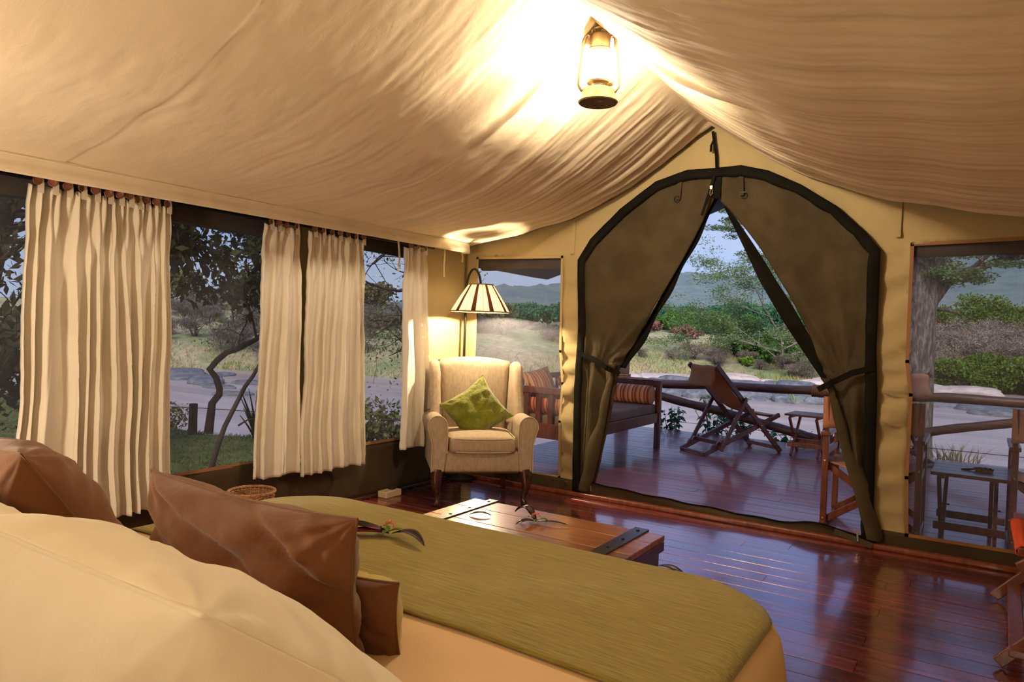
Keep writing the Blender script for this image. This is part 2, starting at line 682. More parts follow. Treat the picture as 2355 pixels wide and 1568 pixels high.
STR = [(0.55, 0.20, 0.075), (0.62, 0.33, 0.14), (0.42, 0.075, 0.030), (0.60, 0.30, 0.12), (0.66, 0.40, 0.20), (0.40, 0.06, 0.03), (0.58, 0.24, 0.09), (0.30, 0.045, 0.03)]
STR = [tuple(min(0.9, 1.35 * q) for q in c) for c in STR]
M['stripe_x'] = stripe_mat('orange_striped_cotton', 0, 7.0, STR)
M['stripe_y'] = stripe_mat('orange_striped_cushion_cotton', 1, 9.0, STR)
# ================================================================ the tent: setting
GABLE, LEFT, RIGHT, BACK = 4.945, -3.70, 0.52, -1.45
RIDGE_X = -1.59
PROF = [(0, 2.703), (0.10, 2.636), (0.20, 2.567), (0.415, 2.425), (0.61, 2.31), (0.75, 2.252), (0.885, 2.19), (1.09, 2.118), (1.34, 2.080), (1.51, 2.030), (1.77, 1.992), (1.95, 1.962), (2.06, 1.945), (2.30, 1.92)]
PD, PZ = [p[0] for p in PROF], [p[1] for p in PROF]


def roof_z(d):
    return np.interp(d, PD, PZ)


def make_ceiling():
    ny, nd = 620, 74
    ys = np.linspace(BACK, 4.862, ny)
    ds = 2.07 * np.linspace(0, 1, nd) ** 1.15
    obj_rows = []
    for side in (-1, 1):
        Y_, D_ = np.meshgrid(ys, ds, indexing='ij')
        # smooth the profile a little so that the cloth hangs as a curve
        Z_ = (roof_z(D_) + roof_z(np.abs(D_ - 0.06)) + roof_z(D_ + 0.06)) / 3
        Z_ = np.where(D_ < 0.06, roof_z(D_), Z_)
        # ridge sags a little between its hanging points
        Z_ = Z_ + 0.045 * np.exp(-((Y_ - 3.1) / 0.9) ** 2) * np.exp(-D_ / 0.5)
        # the slopes belly in the middle of each span
        Z_ = Z_ - 0.05 * np.sin(np.clip(D_ / 2.05, 0, 1) * PI) * (0.4 + 0.6 * np.cos((Y_ - 3.1) * 1.1) ** 2) * sstep(4.86, 4.2, Y_)
        # gathered folds running down the slope: dense at the gable and round the lantern's hook
        q = Y_ - 0.10 * D_ * np.exp(-((Y_ - 3.1) / 1.2) ** 2) * np.sign(Y_ - 3.1)
        env_g = sstep(3.3, 4.7, Y_)
        env_l = np.exp(-((Y_ - 3.15) / 0.65) ** 2)
        env = 0.22 + 0.9 * env_g + 0.45 * env_l
        if side > 0:
            env = env + 0.35 * sstep(1.2, 3.0, Y_)
        ends = sstep(0, 0.12, D_) * (0.35 + 0.65 * sstep(2.07, 1.2, D_))
        sd = 3 + side
        drift = 0.05 * vn2(D_ * 2.2, Y_ * 1.5, sd)
        f = (0.0105 * vn1((q + drift) * 7.0, 10 + sd) + 0.0085 * vn1((q + drift * 0.8) * 15.0, 20 + sd) + 0.0042 * vn1((q + drift * 0.6) * 33.0, 30 + sd))
        f = f * (0.7 + 0.3 * vn2(D_ * 1.6, q * 6, 5 + sd))
        f2 = 0.0016 * vn2(D_ * 14, Y_ * 22, 9 + sd) + 0.0009 * vn2(D_ * 40, Y_ * 50, 19 + sd)
        broad = 0.018 * vn2(D_ * 1.4 + 4, Y_ * 1.1, 40 + sd)
        Z_ = Z_ + f * env * ends + (f2 + broad * 0.6) * ends
        # stitched panel seam across the slope
        for ysm in (1.66, -0.2):
            w = (Y_ - ysm + 0.09 * (1 - D_ / 2.05))
            Z_ = Z_ + 0.006 * sstep(-0.006, 0.006, w) * np.exp(-np.abs(w) / 0.05) + 0.006 * np.exp(-((w - 0.05) / 0.05) ** 2) * np.sin(D_ * 11) * ends
        # tuck pulled up at the lantern hook
        wl = Y_ - 3.085
        Z_ = Z_ - 0.055 * np.exp(-(wl / (0.014 + 0.03 * D_)) ** 2) * np.exp(-((D_ - 0.30) / 0.26) ** 2) + 0.016 * np.exp(-((wl - 0.06) / 0.05) ** 2) * np.exp(-D_ / 0.55)
        # rolled hem along the gable edge
        Z_ = Z_ - 0.008 * sstep(4.80, 4.84, Y_) + 0.004 * sstep(4.80, 4.79, Y_) * sstep(4.70, 4.79, Y_)
        X_ = RIDGE_X + side * D_
        obj_rows.append(np.stack([X_, Y_, Z_], -1))
    mb = MB()
    for P in obj_rows:
        mb.grid(P)
    o = mb.build('ceiling', M['roof'], None, True, 80)
    o['kind'] = 'structure'
    return o


ceiling = make_ceiling()

def in_poly(x, y, poly):
    c = False
    n = len(poly)
    for i in range(n):
        x1, y1 = poly[i]
        x2, y2 = poly[(i + 1) % n]
        if (y1 > y) != (y2 > y) and x < (x2 - x1) * (y - y1) / (y2 - y1) + x1:
            c = not c
    return c


def cut_sheet(name, outer, holes, disp, mat, to3, step=0.06, thick=0.006):
    """cloth wall: outline with openings, gently creased by disp(a, b)"""
    V, E = [], []

    def loop(poly):
        b = len(V)
        pts = []
        for i, p in enumerate(poly):
            q = poly[(i + 1) % len(poly)]
            L = math.dist(p, q)
            k = max(1, int(L / step))
            for j in range(k):
                pts.append((lerp(p[0], q[0], j / k), lerp(p[1], q[1], j / k)))
        V.extend(pts)
        n = len(pts)
        E.extend([(b + i, b + (i + 1) % n) for i in range(n)])
    loop(outer)
    for h in holes:
        loop(h)
    xs = [p[0] for p in outer]
    ys = [p[1] for p in outer]
    x = min(xs) + step / 2
    while x < max(xs):
        y = min(ys) + step / 2
        while y < max(ys):
            if in_poly(x, y, outer) and not any(in_poly(x, y, h) for h in holes):
                V.append((x, y))
            y += step * 0.5
        x += step
    r = delaunay_2d_cdt([Vector(p) for p in V], E, [], 0, 1e-5)
    vs, fs = r[0], r[2]
    keep = []
    for f in fs:
        cx = sum(vs[i][0] for i in f) / len(f)
        cy = sum(vs[i][1] for i in f) / len(f)
        if in_poly(cx, cy, outer) and not any(in_poly(cx, cy, h) for h in holes):
            keep.append(f)
    mb = MB()
    mb.add([to3(p[0], p[1], disp(p[0], p[1])) for p in vs], keep)
    o = mb.build(name, mat, None, True, 80, solid=thick)
    o['kind'] = 'structure'
    return o


ARCH = [(-2.600, 1.806), (-2.50, 1.959), (-2.265, 2.171), (-1.995, 2.352), (-1.765, 2.412), (-1.565, 2.408), (-1.391, 2.410), (-1.215, 2.360), (-1.005, 2.250), (-0.791, 2.100), (-0.612, 1.920), (-0.535, 1.820)]
DOOR = [(-2.575, 0.03), (-2.59, 0.8), (-2.575, 1.30)] + ARCH + [(-0.535, 1.20), (-0.520, 0.95), (-0.515, 0.5), (-0.510, 0.03)]
WIN_FL = [(-3.58, 0.115), (-2.722, 0.115), (-2.735, 0.55), (-2.722, 0.85), (-2.752, 1.10), (-2.765, 1.84), (-3.58, 1.85)]
WIN_FR = [(-0.325, 0.105), (0.42, 0.108), (0.42, 1.875), (-0.362, 1.855), (-0.362, 1.15), (-0.335, 0.95), (-0.338, 0.45)]


def gable_disp(x, z):
    w = 0.004 * math.sin(x * 5 + z * 3) + 0.003 * float(vn2(x * 4, z * 4, 3))
    k1 = max(0, 1 - abs(x + 2.66) / 0.11) * (1 if z < 1.8 else 0)
    k2 = max(0, 1 - abs(x + 0.43) / 0.12) * (1 if z < 1.85 else 0)
    cre = float(vn1(z * 16 + 0.6 * math.sin(x * 9), 8)) * 0.040 + float(vn1(z * 34 + x * 6, 9)) * 0.018
    fan = 0.006 * math.sin(14 * math.atan2(z - 1.8, x + 0.5)) * math.exp(-((x + 0.35) ** 2 + (z - 1.9) ** 2) / 0.05)
    return w + (k1 + k2) * cre * (1.0 if z < 1.3 else 0.5) + fan


gw = [(LEFT, 0.10), (-2.575, 0.10), (-2.575, 0.0), (-0.510, 0.0), (-0.510, 0.09), (RIGHT, 0.09)]
top = [(RIDGE_X + d, z + 0.06) for d, z in reversed(PROF) if d < 2.1] + [(RIDGE_X - d, z + 0.06) for d, z in PROF if 0 < d < 2.1]
gw = gw + [(RIGHT, 1.99)] + top + [(LEFT, 1.99)]
# the door reaches the floor, so it is part of the outline rather than a hole
gable_outer = [(LEFT, 0.10), DOOR[0]] + DOOR[1:] + [(RIGHT, 0.09), (RIGHT, 1.99)] + top + [(LEFT, 1.99)]
wall_front = cut_sheet('wall_front', gable_outer, [WIN_FL, WIN_FR], gable_disp, M['canvas'], lambda a, b, w: (a, GABLE + w, b))

# left wall: two long netted windows above a dark canvas skirt
W1 = [(0.15, 0.40), (2.96, 0.395), (2.96, 1.905), (0.15, 1.905)]
W2 = [(3.33, 0.395), (4.235, 0.398), (4.235, 1.905), (3.33, 1.905)]


def left_disp(y, z):
    return 0.006 * float(vn2(y * 3, z * 3, 6)) + 0.004 * float(vn2(y * 11, z * 7, 16))


wall_left = cut_sheet('wall_left', [(BACK, 0.395), (GABLE, 0.395), (GABLE, 2.0), (BACK, 2.0)], [[(a, b + 0.004) for a, b in W1], [(a, b + 0.004) for a, b in W2]], left_disp, M['canvas'], lambda a, b, w: (LEFT + w, a, b), 0.10)
bl = cut_sheet('baseboard_left', [(BACK, -0.005), (GABLE, -0.005), (GABLE, 0.392), (BACK, 0.392)], [], lambda y, z: 0.008 * float(vn2(y * 2.2, z * 5, 26)) - 0.03 * (0.39 - z), M['skirt'], lambda a, b, w: (LEFT + w, a, b), 0.10)
wall_right = cut_sheet('wall_right', [(BACK, 0.0), (GABLE, 0.0), (GABLE, 2.0), (BACK, 2.0)], [], left_disp, M['canvas'], lambda a, b, w: (RIGHT - w, a, b), 0.2)
wall_back = cut_sheet('wall_back', [(LEFT, 0.0), (RIGHT, 0.0), (RIGHT, 1.99)] + top + [(LEFT, 1.99)], [], left_disp, M['canvas'], lambda a, b, w: (a, BACK - w, b), 0.2)
for (nm, x0, x1) in (('baseboard_front', LEFT, -2.575), ('baseboard_front', -0.51, RIGHT)):
    b_ = cut_sheet(nm, [(x0, -0.005), (x1, -0.005), (x1, 0.112), (x0, 0.112)], [], lambda x, z: -0.006 + 0.004 * float(vn2(x * 3, z * 9, 33)), M['skirt'], lambda a, b, w: (a, GABLE + w, b), 0.06)


def ribbon(mb, pts, nrm, w, t=0.003):
    """flat tape along a 3-D polyline lying in a plane with normal nrm"""
    n = Vector(nrm)
    for a, b in zip(pts[:-1], pts[1:]):
        a, b = Vector(a), Vector(b)
        d = (b - a).normalized()
        mb.beam(a - d * w * 0.48, b + d * w * 0.48, w, t, n)


def window(name, poly, to3, nrm, blind_h, blind_r, netshift, tape='trim'):
    root = struct_root(name)
    zt = max(p[1] for p in poly)
    a0, a1 = min(p[0] for p in poly), max(p[0] for p in poly)
    z0 = min(p[1] for p in poly)
    # netting
    mb = MB()
    nu, nv = 14, 20
    P = np.zeros((nu, nv, 3))
    for i in range(nu):
        for j in range(nv):
            u, v = i / (nu - 1), j / (nv - 1)
            P[i, j] = to3(lerp(a0 - 0.02, a1 + 0.02, u), lerp(z0 - 0.02, zt + 0.02, v), netshift + 0.006 * math.sin(u * 7 + v * 4) * math.sin(v * PI))
    mb.grid(P)
    mb.build('screen', M['screen'], root, True, 180)
    # rolled-up storm blind hanging under the head of the opening
    mb = MB()
    n = 26
    P = np.zeros((n, 17, 3))
    for i in range(n):
        u = i / (n - 1)
        a = lerp(a0 + 0.004, a1 - 0.004, u)
        sag = 0.010 * math.sin(u * 9) + 0.006 * math.sin(u * 23)
        for j in range(17):
            th = 2 * PI * j / 16
            P[i, j] = to3(a, zt - blind_h / 2 + 0.004 + math.sin(th) * (blind_h / 2 + sag * 0.3), netshift + 0.010 + blind_r + math.cos(th) * (blind_r + sag * 0.2))
    mb.grid(P)
    mb.build('rolled_blind', M['blind'], root, True, 60)
    # binding tape stitched round the opening
    mb = MB()
    loop = [to3(p[0], p[1], -0.008) for p in poly] + [to3(poly[0][0], poly[0][1], -0.008)]
    ribbon(mb, loop, nrm, 0.020, 0.004)
    mb.build('binding_tape', M[tape], root, False)
    return root


frontmap = lambda a, b, w: (a, GABLE + w, b)
leftmap = lambda a, b, w: (LEFT - w, a, b)
window('window_1', W1, leftmap, (1, 0, 0), 0.115, 0.022, 0.012)
window('window_2', W2, leftmap, (1, 0, 0), 0.115, 0.022, 0.012)
window('window_3', WIN_FL, frontmap, (0, -1, 0), 0.105, 0.035, 0.012, 'canvas')
window('window_4', WIN_FR, frontmap, (0, -1, 0), 0.095, 0.035, 0.012)

# hanging valance over the curtain rail
ny, nz = 420, 9
P = np.zeros((ny, nz, 3))
ys = np.linspace(BACK, 4.772, ny)
for i, y in enumerate(ys):
    wr = 0.35 + 0.65 * float(sstep(2.8, 4.2, y))
    for j in range(nz):
        v = j / (nz - 1)
        z = lerp(1.9665 - 0.012 * float(sstep(4.2, 4.8, y)), 1.867, v)
        x = -3.552 + 0.010 * v + wr * (0.007 * float(vn2(y * 9, v * 2 + y * 3, 4)) + 0.004 * float(vn2(y * 23, v * 3, 5))) + (0.006 if v > 0.5 else 0)
        P[i, j] = (x, y, z)
mb = MB()
mb.grid(P)
mb.box((-3.585, 4.768, 1.908), (0.07, 0.008, 0.08))
mb.tube([(-3.549, BACK, 1.9515), (-3.549, 2.0, 1.9505), (-3.549, 4.0, 1.9495), (-3.549, 4.76, 1.943)], 0.0016, 5)
o = mb.build('trim_1', M['valance'], None, True, 60, solid=0.004)
o['kind'] = 'structure'
mb = MB()
mb.tube([(-3.615, BACK, 1.872), (-3.615, 4.40, 1.872)], 0.008, 8)
mb.tube([(-3.655, BACK, 1.876), (-3.655, 4.40, 1.876)], 0.006, 8)
mb.box((-3.635, 1.5, 1.894), (0.10, 5.8, 0.012))
o = mb.build('trim_2', M['iron'], None)
o['kind'] = 'structure'
mb = MB()
mb.beam((LEFT - 0.0, GABLE - 0.045, 0.016), (RIGHT, GABLE - 0.045, 0.016), 0.05, 0.036)
o = mb.build('trim_3', M['redwood'], None, True, 30, bevel=0.012, bseg=3)
o['kind'] = 'structure'
mb = MB()
mb.beam((LEFT + 0.025, BACK, 0.012), (LEFT + 0.025, 4.9, 0.012), 0.035, 0.028)
o = mb.build('trim_4', M['mahogany'], None, True, 30, bevel=0.008)
o['kind'] = 'structure'

# ---------------------------------------------------------------- boards
pm = MB()
PW = 0.1367


def plank_mesh(w, t, name, mat):
    c = 0.0016
    vs = []
    for sx in (0, 1):
        x = 0.0 if sx == 0 else 1.0
        vs += [(x, -w / 2, -t), (x, w / 2, -t), (x, w / 2, -c), (x, w / 2 - c, 0), (x, -w / 2 + c, 0), (x, -w / 2, -c)]
    fs = [(5, 4, 3, 2, 1, 0), (6, 7, 8, 9, 10, 11)]
    for i in range(6):
        j = (i + 1) % 6
        fs.append((i, j, 6 + j, 6 + i))
    me = bpy.data.meshes.new(name)
    me.from_pydata(vs, [], fs)
    me.materials.append(mat)
    me.update()
    return me


def boards(root, x0, x1, y_hi, y_lo, w, t, z, mat, joints, gap=0.0022):
    me = plank_mesh(w - gap, t, 'plank', mat)
    y = y_hi
    k = 0
    rr = random.Random(11)
    n = 0
    while y > y_lo:
        cuts = [x0] + sorted(joints(k, rr)) + [x1]
        for a, b in zip(cuts[:-1], cuts[1:]):
            if b - a < 0.05:
                continue
            o = bpy.data.objects.new('plank', me)
            COL.objects.link(o)
            o.parent = root
            o.location = (a + 0.001, y - w / 2, z + rr.uniform(-0.0010, 0.0010))
            o.rotation_euler = (rr.uniform(-0.0035, 0.0035), 0, 0)
            o.scale = (b - a - 0.002, 1, 1)
            n += 1
        y -= w
        k += 1
    return n


def sub_floor(name, x0, x1, y0, y1, z):
    mb = MB()
    mb.box(((x0 + x1) / 2, (y0 + y1) / 2, z), (x1 - x0, y1 - y0, 0.03))
    o = mb.build(name, M['gap'], None, False)
    o['kind'] = 'structure'
    return o


floor = sub_floor('floor', LEFT - 0.05, RIGHT + 0.05, BACK - 0.02, 4.94, -0.037)
JO = {0: (-0.355, -2.2), 1: (-1.75,), 2: (-0.90, -2.9), 3: (-0.35, -2.05), 4: (-1.55,), 5: (-0.93, -2.6), 6: (-0.355, -1.95), 7: (-1.45, -2.95), 8: (-0.355, -2.25), 9: (-1.2,), 10: (-0.62, -2.45)}


def j_in(k, rr):
    base = JO[(k - 5) % 11] if k >= 5 else JO[(k * 4 + 1) % 11]
    return [b + rr.uniform(-0.006, 0.006) + (0.0 if 5 <= k < 16 else rr.uniform(-0.3, 0.3)) for b in base]


boards(floor, LEFT - 0.02, RIGHT + 0.03, 4.252 + PW * 5, BACK, PW, 0.02, 0.0, M['floor'], j_in)
deck = sub_floor('floor', -4.10, 3.2, 4.98, 9.36, -0.075)
boards(deck, -4.14, 3.2, 9.36, 4.99, 0.122, 0.026, -0.034, M['deck'], lambda k, rr: [-3.4 + rr.uniform(-.4, .4), -1.6 + rr.uniform(-1.1, 1.1), 1.2 + rr.uniform(-0.6, 0.6)])
mb = MB()
for x in np.arange(-4.0, 3.2, 1.5):
    for y in (5.3, 7.2, 9.1):
        mb.tube([(x, y, -0.09), (x, y, -2.6)], 0.07, 8)
o = mb.build('trim_5', M['pole'], None)
o['kind'] = 'structure'
# ================================================================ zipped doorway: tied-back flaps
door = struct_root('door_1', (0, 0, 0))
fy = GABLE - 0.03

# black zip webbing round the arch
mb = MB()
ins = 0.042


def inset(poly, d):
    out = []
    n = len(poly)
    for i in range(n):
        a = Vector(poly[max(i - 1, 0)])
        b = Vector(poly[min(i + 1, n - 1)])
        t = (b - a).normalized()
        out.append((poly[i][0] + t.y * d, poly[i][1] - t.x * d))
    return out


D2 = []
for a, b in zip(DOOR[:-1], DOOR[1:]):
    k = max(1, int(math.dist(a, b) / 0.05))
    for j in range(k):
        D2.append((lerp(a[0], b[0], j / k), lerp(a[1], b[1], j / k)))
D2.append(DOOR[-1])
inner = inset(D2, 0.056)
outer_ = inset(D2, -0.008)
P = np.zeros((len(D2), 5, 3))
for i in range(len(D2)):
    for j in range(5):
        v = j / 4
        puck = 0.006 * float(vn1(i * 0.9, 3)) + 0.004 * math.sin(j * 1.7)
        wob = 0.006 * float(vn1(i * 0.7, 7 + (j > 2)))
        P[i, j] = (lerp(outer_[i][0], inner[i][0], v) + wob * v, GABLE - 0.046 + puck * 0.6 - 0.006 * math.sin(v * PI), lerp(outer_[i][1], inner[i][1], v) + wob * v)
mb.grid(P)
mb.build('edge_tape', M['tape'], door, True, 70, solid=0.004)

# flaps: each row runs from the stitched outer edge to the pulled-back inner edge
LI = [(2.40, -1.575), (2.226, -1.572), (1.993, -1.692), (1.661, -1.868), (1.332, -2.052), (1.12, -2.185), (0.987, -2.262), (0.90, -2.275), (0.824, -2.288), (0.626, -2.318), (0.358, -2.368), (0.137, -2.414), (0.06, -2.44)]
RI = [(2.40, -1.55), (2.224, -1.548), (1.951, -1.412), (1.656, -1.262), (1.371, -1.085), (1.124, -0.915), (0.978, -0.811), (0.938, -0.789), (0.776, -0.757), (0.511, -0.684), (0.277, -0.613), (0.07, -0.556), (0.03, -0.55)]


def outer_x(z, side):
    pts = [p for p in D2 if (p[0] < -1.56) == (side < 0)]
    pts = sorted(pts, key=lambda p: p[1])
    return float(np.interp(z, [p[1] for p in pts], [p[0] for p in pts]))


def flap(side, inner_pts):
    zi = [p[0] for p in reversed(inner_pts)]
    xi = [p[1] for p in reversed(inner_pts)]
    nz, nu = 120, 46
    P = np.zeros((nz, nu, 3))
    ztop = 2.37
    for i in range(nz):
        z = lerp(0.035, ztop, i / (nz - 1))
        xo = outer_x(z, side) - side * 0.03
        xin = float(np.interp(z, zi, xi))
        if side > 0:
            xin += 0.135 * max(0.0, math.sin(PI * min(1, max(0, (z - 0.99) / 1.2)))) ** 0.8
        gath = math.exp(-((z - 1.0) / 0.30) ** 2)
        low = float(sstep(1.05, 0.8, z))
        for j in range(nu):
            u = j / (nu - 1)
            x = lerp(xo, xin, u)
            # soft folds radiating from the tie, deep ones under it
            ph = u * 13 + 0.8 * math.sin(z * 3)
            d = 0.010 * math.sin(ph) * (0.3 + gath * 1.6) * u + low * 0.030 * math.sin(u * 9.5 + 0.6) + 0.006 * float(vn2(u * 5, z * 5, 30 + side)) + 0.003 * float(vn2(u * 16, z * 14, 31 + side))
            # folds radiating down from the arch towards the tie
            dx, dz = x - (-2.40 if side < 0 else -0.70), z - 1.02
            ang = math.atan2(dz, abs(dx) + 1e-3)
            rr_ = math.hypot(dx, dz)
            if z > 1.0:
                d += 0.020 * math.sin(ang * 15 + side) * math.exp(-((rr_ - 0.45) / 0.5) ** 2) * u
            d += 0.010 * math.sin(u * 7 + 2 * z) * float(sstep(2.3, 1.6, z)) * u
            # free inner edge curls outwards a little
            d += 0.05 * max(0, u - 0.82) / 0.18 * float(sstep(2.3, 1.9, z)) * (0.6 + 0.4 * low)
            P[i, j] = (x, fy + 0.012 + d, z)
    mb = MB()
    mb.grid(P)
    return mb.build('flap', M['flap'], door, True, 60, solid=0.003)


flap(-1, LI)
flap(1, RI)


def band(side, inner_pts, off, w0, w1, depth, name='flap_border'):
    """the dark folded border along the free edge of a flap"""
    zi = [p[0] for p in reversed(inner_pts)]
    xi = [p[1] for p in reversed(inner_pts)]
    nz = 90
    P = np.zeros((nz, 6, 3))
    for i in range(nz):
        z = lerp(1.0, 2.22, i / (nz - 1))
        x = float(np.interp(z, zi, xi))
        w = lerp(w1, w0, i / (nz - 1)) * (1 + 0.2 * math.sin(z * 17))
        for j in range(6):
            v = j / 5
            P[i, j] = (x - side * (off + w * v), fy + 0.03 + depth + 0.018 * math.sin(v * PI) + 0.006 * math.sin(z * 11), z)
    mb = MB()
    mb.grid(P)
    return mb.build(name, M['tape'], door, True, 60, solid=0.003)


band(-1, LI, -0.014, 0.03, 0.075, 0.03)
# on the right-hand side the netting door is gathered together with the flap and shows beside it
zi = [p[0] for p in reversed(RI)]
xi = [p[1] for p in reversed(RI)]
P = np.zeros((100, 9, 3))
for i in range(100):
    z = lerp(0.99, 2.16, i / 99)
    x = float(np.interp(z, zi, xi))
    t = (z - 0.99) / 1.17
    st = max(0.0, math.sin(t * PI))
    gap = 0.034 * st ** 0.7
    w = lerp(0.06, 0.03, t) + 0.068 * st
    for j in range(9):
        v = j / 8
        P[i, j] = (x - 0.004 + w * v, fy + 0.055 + 0.02 * math.sin(v * PI + z * 4), z)
mb = MB()
mb.grid(P)
mb.build('net_border', M['tape'], door, True, 60, solid=0.004)

# lower rolls under the ties
for side, inner_pts in ((-1, LI), (1, RI)):
    zi = [p[0] for p in reversed(inner_pts)]
    xi = [p[1] for p in reversed(inner_pts)]
    nz, na = 60, 15
    P = np.zeros((nz, na, 3))
    for i in range(nz):
        z = lerp(0.05, 1.02, i / (nz - 1))
        x = float(np.interp(z, zi, xi))
        r = (0.040 + 0.012 * math.sin(z * 6) + 0.005 * math.sin(z * 19)) * (0.75 if z > 0.9 else 1.0)
        for j in range(na):
            a = 2 * PI * j / (na - 1)
            P[i, j] = (x + side * (r * 1.1) + math.cos(a) * r * (1 + 0.12 * math.sin(3 * a + z * 5)), fy - 0.005 + math.sin(a) * r * 0.7, z)
    mb = MB()
    mb.grid(P)
    mb.build('rolled_edge', M['flap'], door, True, 60)

# tie bands
mb = MB()
ribbon(mb, [(-2.525, fy - 0.025, 1.085), (-2.42, fy - 0.045, 1.055), (-2.30, fy - 0.06, 0.995), (-2.235, fy - 0.03, 0.965)], (0, -1, 0), 0.036, 0.005)
mb.build('tie_band', M['tape'], door)
mb = MB()
ribbon(mb, [(-0.545, fy - 0.025, 1.10), (-0.65, fy - 0.05, 1.065), (-0.76, fy - 0.06, 1.0), (-0.835, fy - 0.03, 0.955)], (0, -1, 0), 0.036, 0.005)
mb.build('tie_band', M['tape'], door)

# zip tape hanging from the ridge through the top of the arch
zp = [(-1.592, 4.90, 2.66), (-1.583, 4.905, 2.60), (-1.566, 4.91, 2.50), (-1.562, 4.915, 2.42), (-1.575, 4.89, 2.34), (-1.592, 4.885, 2.27), (-1.612, 4.88, 2.19), (-1.64, 4.88, 2.10)]
mb = MB()
ribbon(mb, zp, (0, -1, 0), 0.020, 0.004)
ribbon(mb, [(-1.583, 4.90, 2.615), (-1.598, 4.89, 2.57), (-1.600, 4.89, 2.535)], (0, -1, 0), 0.015, 0.004)
mb.build('zipper', M['tape'], door)
mb = MB()
mb.beam((-1.552, 4.915, 2.40), (-1.555, 4.905, 2.21), 0.055, 0.004, (0, -1, 0))
mb.build('zip_flap', M['tape'], door)
mb = MB()
mb.tube([(-1.583, 4.885, 2.275), (-1.576, 4.88, 2.262), (-1.574, 4.878, 2.235), (-1.585, 4.878, 2.225), (-1.593, 4.88, 2.238), (-1.591, 4.885, 2.262), (-1.583, 4.885, 2.275)], 0.0035, 6)
mb.box((-1.584, 4.884, 2.282), (0.018, 0.012, 0.022))
o = mb.build('zipper_pull', M['steel'], door)
o['label'] = 'shiny steel zip pull'

# small hanging loops with rings on both flaps
for x, zt, zb, sx in ((-1.838, 2.33, 2.235, 1), (-1.372, 2.34, 2.230, -1)):
    mb = MB()
    ribbon(mb, [(x + 0.018 * sx, fy - 0.006, zt), (x + 0.012 * sx, fy - 0.010, zb)], (0, -1, 0), 0.030, 0.003)
    lp = mb.build('loop_tape', M['flap'], door)
    mb = MB()
    ring = [(x + 0.020 * math.cos(a), fy - 0.014, zb - 0.010 + 0.018 * math.sin(a)) for a in np.linspace(0, 2 * PI, 17)]
    mb.tube(ring, 0.0028, 6, cap=False)
    mb.box((x, fy - 0.014, zb + 0.006), (0.036, 0.004, 0.006))
    mb.build('ring', M['iron'], lp)

# low sill of canvas with the bottom zip
P = np.zeros((60, 6, 3))
for i in range(60):
    u = i / 59
    x = lerp(-2.56, -0.50, u)
    h = 0.085 * (1 - u) ** 1.3 + 0.028 + 0.045 * math.exp(-((u - 0.86) / 0.10) ** 2) + 0.004 * math.sin(u * 40)
    for j in range(6):
        v = j / 5
        P[i, j] = (x, GABLE - 0.02 + 0.012 * math.sin(v * 3 + u * 8) * v, 0.012 + h * v)
mb = MB()
mb.grid(P)
sill = mb.build('sill_flap', M['skirt'], door, True, 60, solid=0.003)
mb = MB()
mb.tube([(lerp(-2.56, -0.50, i / 59), P[i, 5, 1] - 0.004, P[i, 5, 2]) for i in range(60)], 0.006, 6)
mb.build('zipper', M['tape'], door)
mb = MB()
mb.beam((-0.72, GABLE - 0.05, 0.065), (-0.50, GABLE - 0.08, 0.022), 0.035, 0.004, (0, -1, 0.3))
mb.build('zip_end', M['skirt'], door)
mb = MB()
mb.tube([(-0.585, GABLE - 0.075, 0.085), (-0.58, GABLE - 0.08, 0.035)], 0.006, 6)
mb.box((-0.585, GABLE - 0.075, 0.088), (0.022, 0.012, 0.018))
o = mb.build('zipper_pull', M['steel'], door)
mb = MB()
mb.tube([(-2.42, GABLE - 0.06, 0.10), (-2.415, GABLE - 0.065, 0.06)], 0.005, 6)
o = mb.build('zipper_pull', M['steel'], door)

# tape loops stitched on the canvas wall
for x, zt, zb in ((-2.665, 2.10, 1.875), (-0.438, 2.135, 1.915)):
    mb = MB()
    ribbon(mb, [(x, GABLE - 0.020, zt), (x - 0.003, GABLE - 0.024, zb)], (0, -1, 0), 0.032, 0.004)
    o = mb.build('wall_strap', M['canvas'], wall_front)

# cream tie tapes dangling from the valance
for y, z0, z1, sw in ((3.925, 1.865, 1.66, 0.012), (4.465, 1.86, 1.66, -0.010), (4.69, 1.858, 1.80, 0.004)):
    mb = MB()
    pts = [(-3.56, y, z0), (-3.555, y + sw * 0.6, lerp(z0, z1, 0.35)), (-3.555, y + sw, lerp(z0, z1, 0.6)), (-3.556, y + sw * 0.3, z1)]
    ribbon(mb, pts, (1, 0, 0), 0.016, 0.003)
    mb.build('tie_tape', M['tie'], bpy.data.objects['trim_1'])
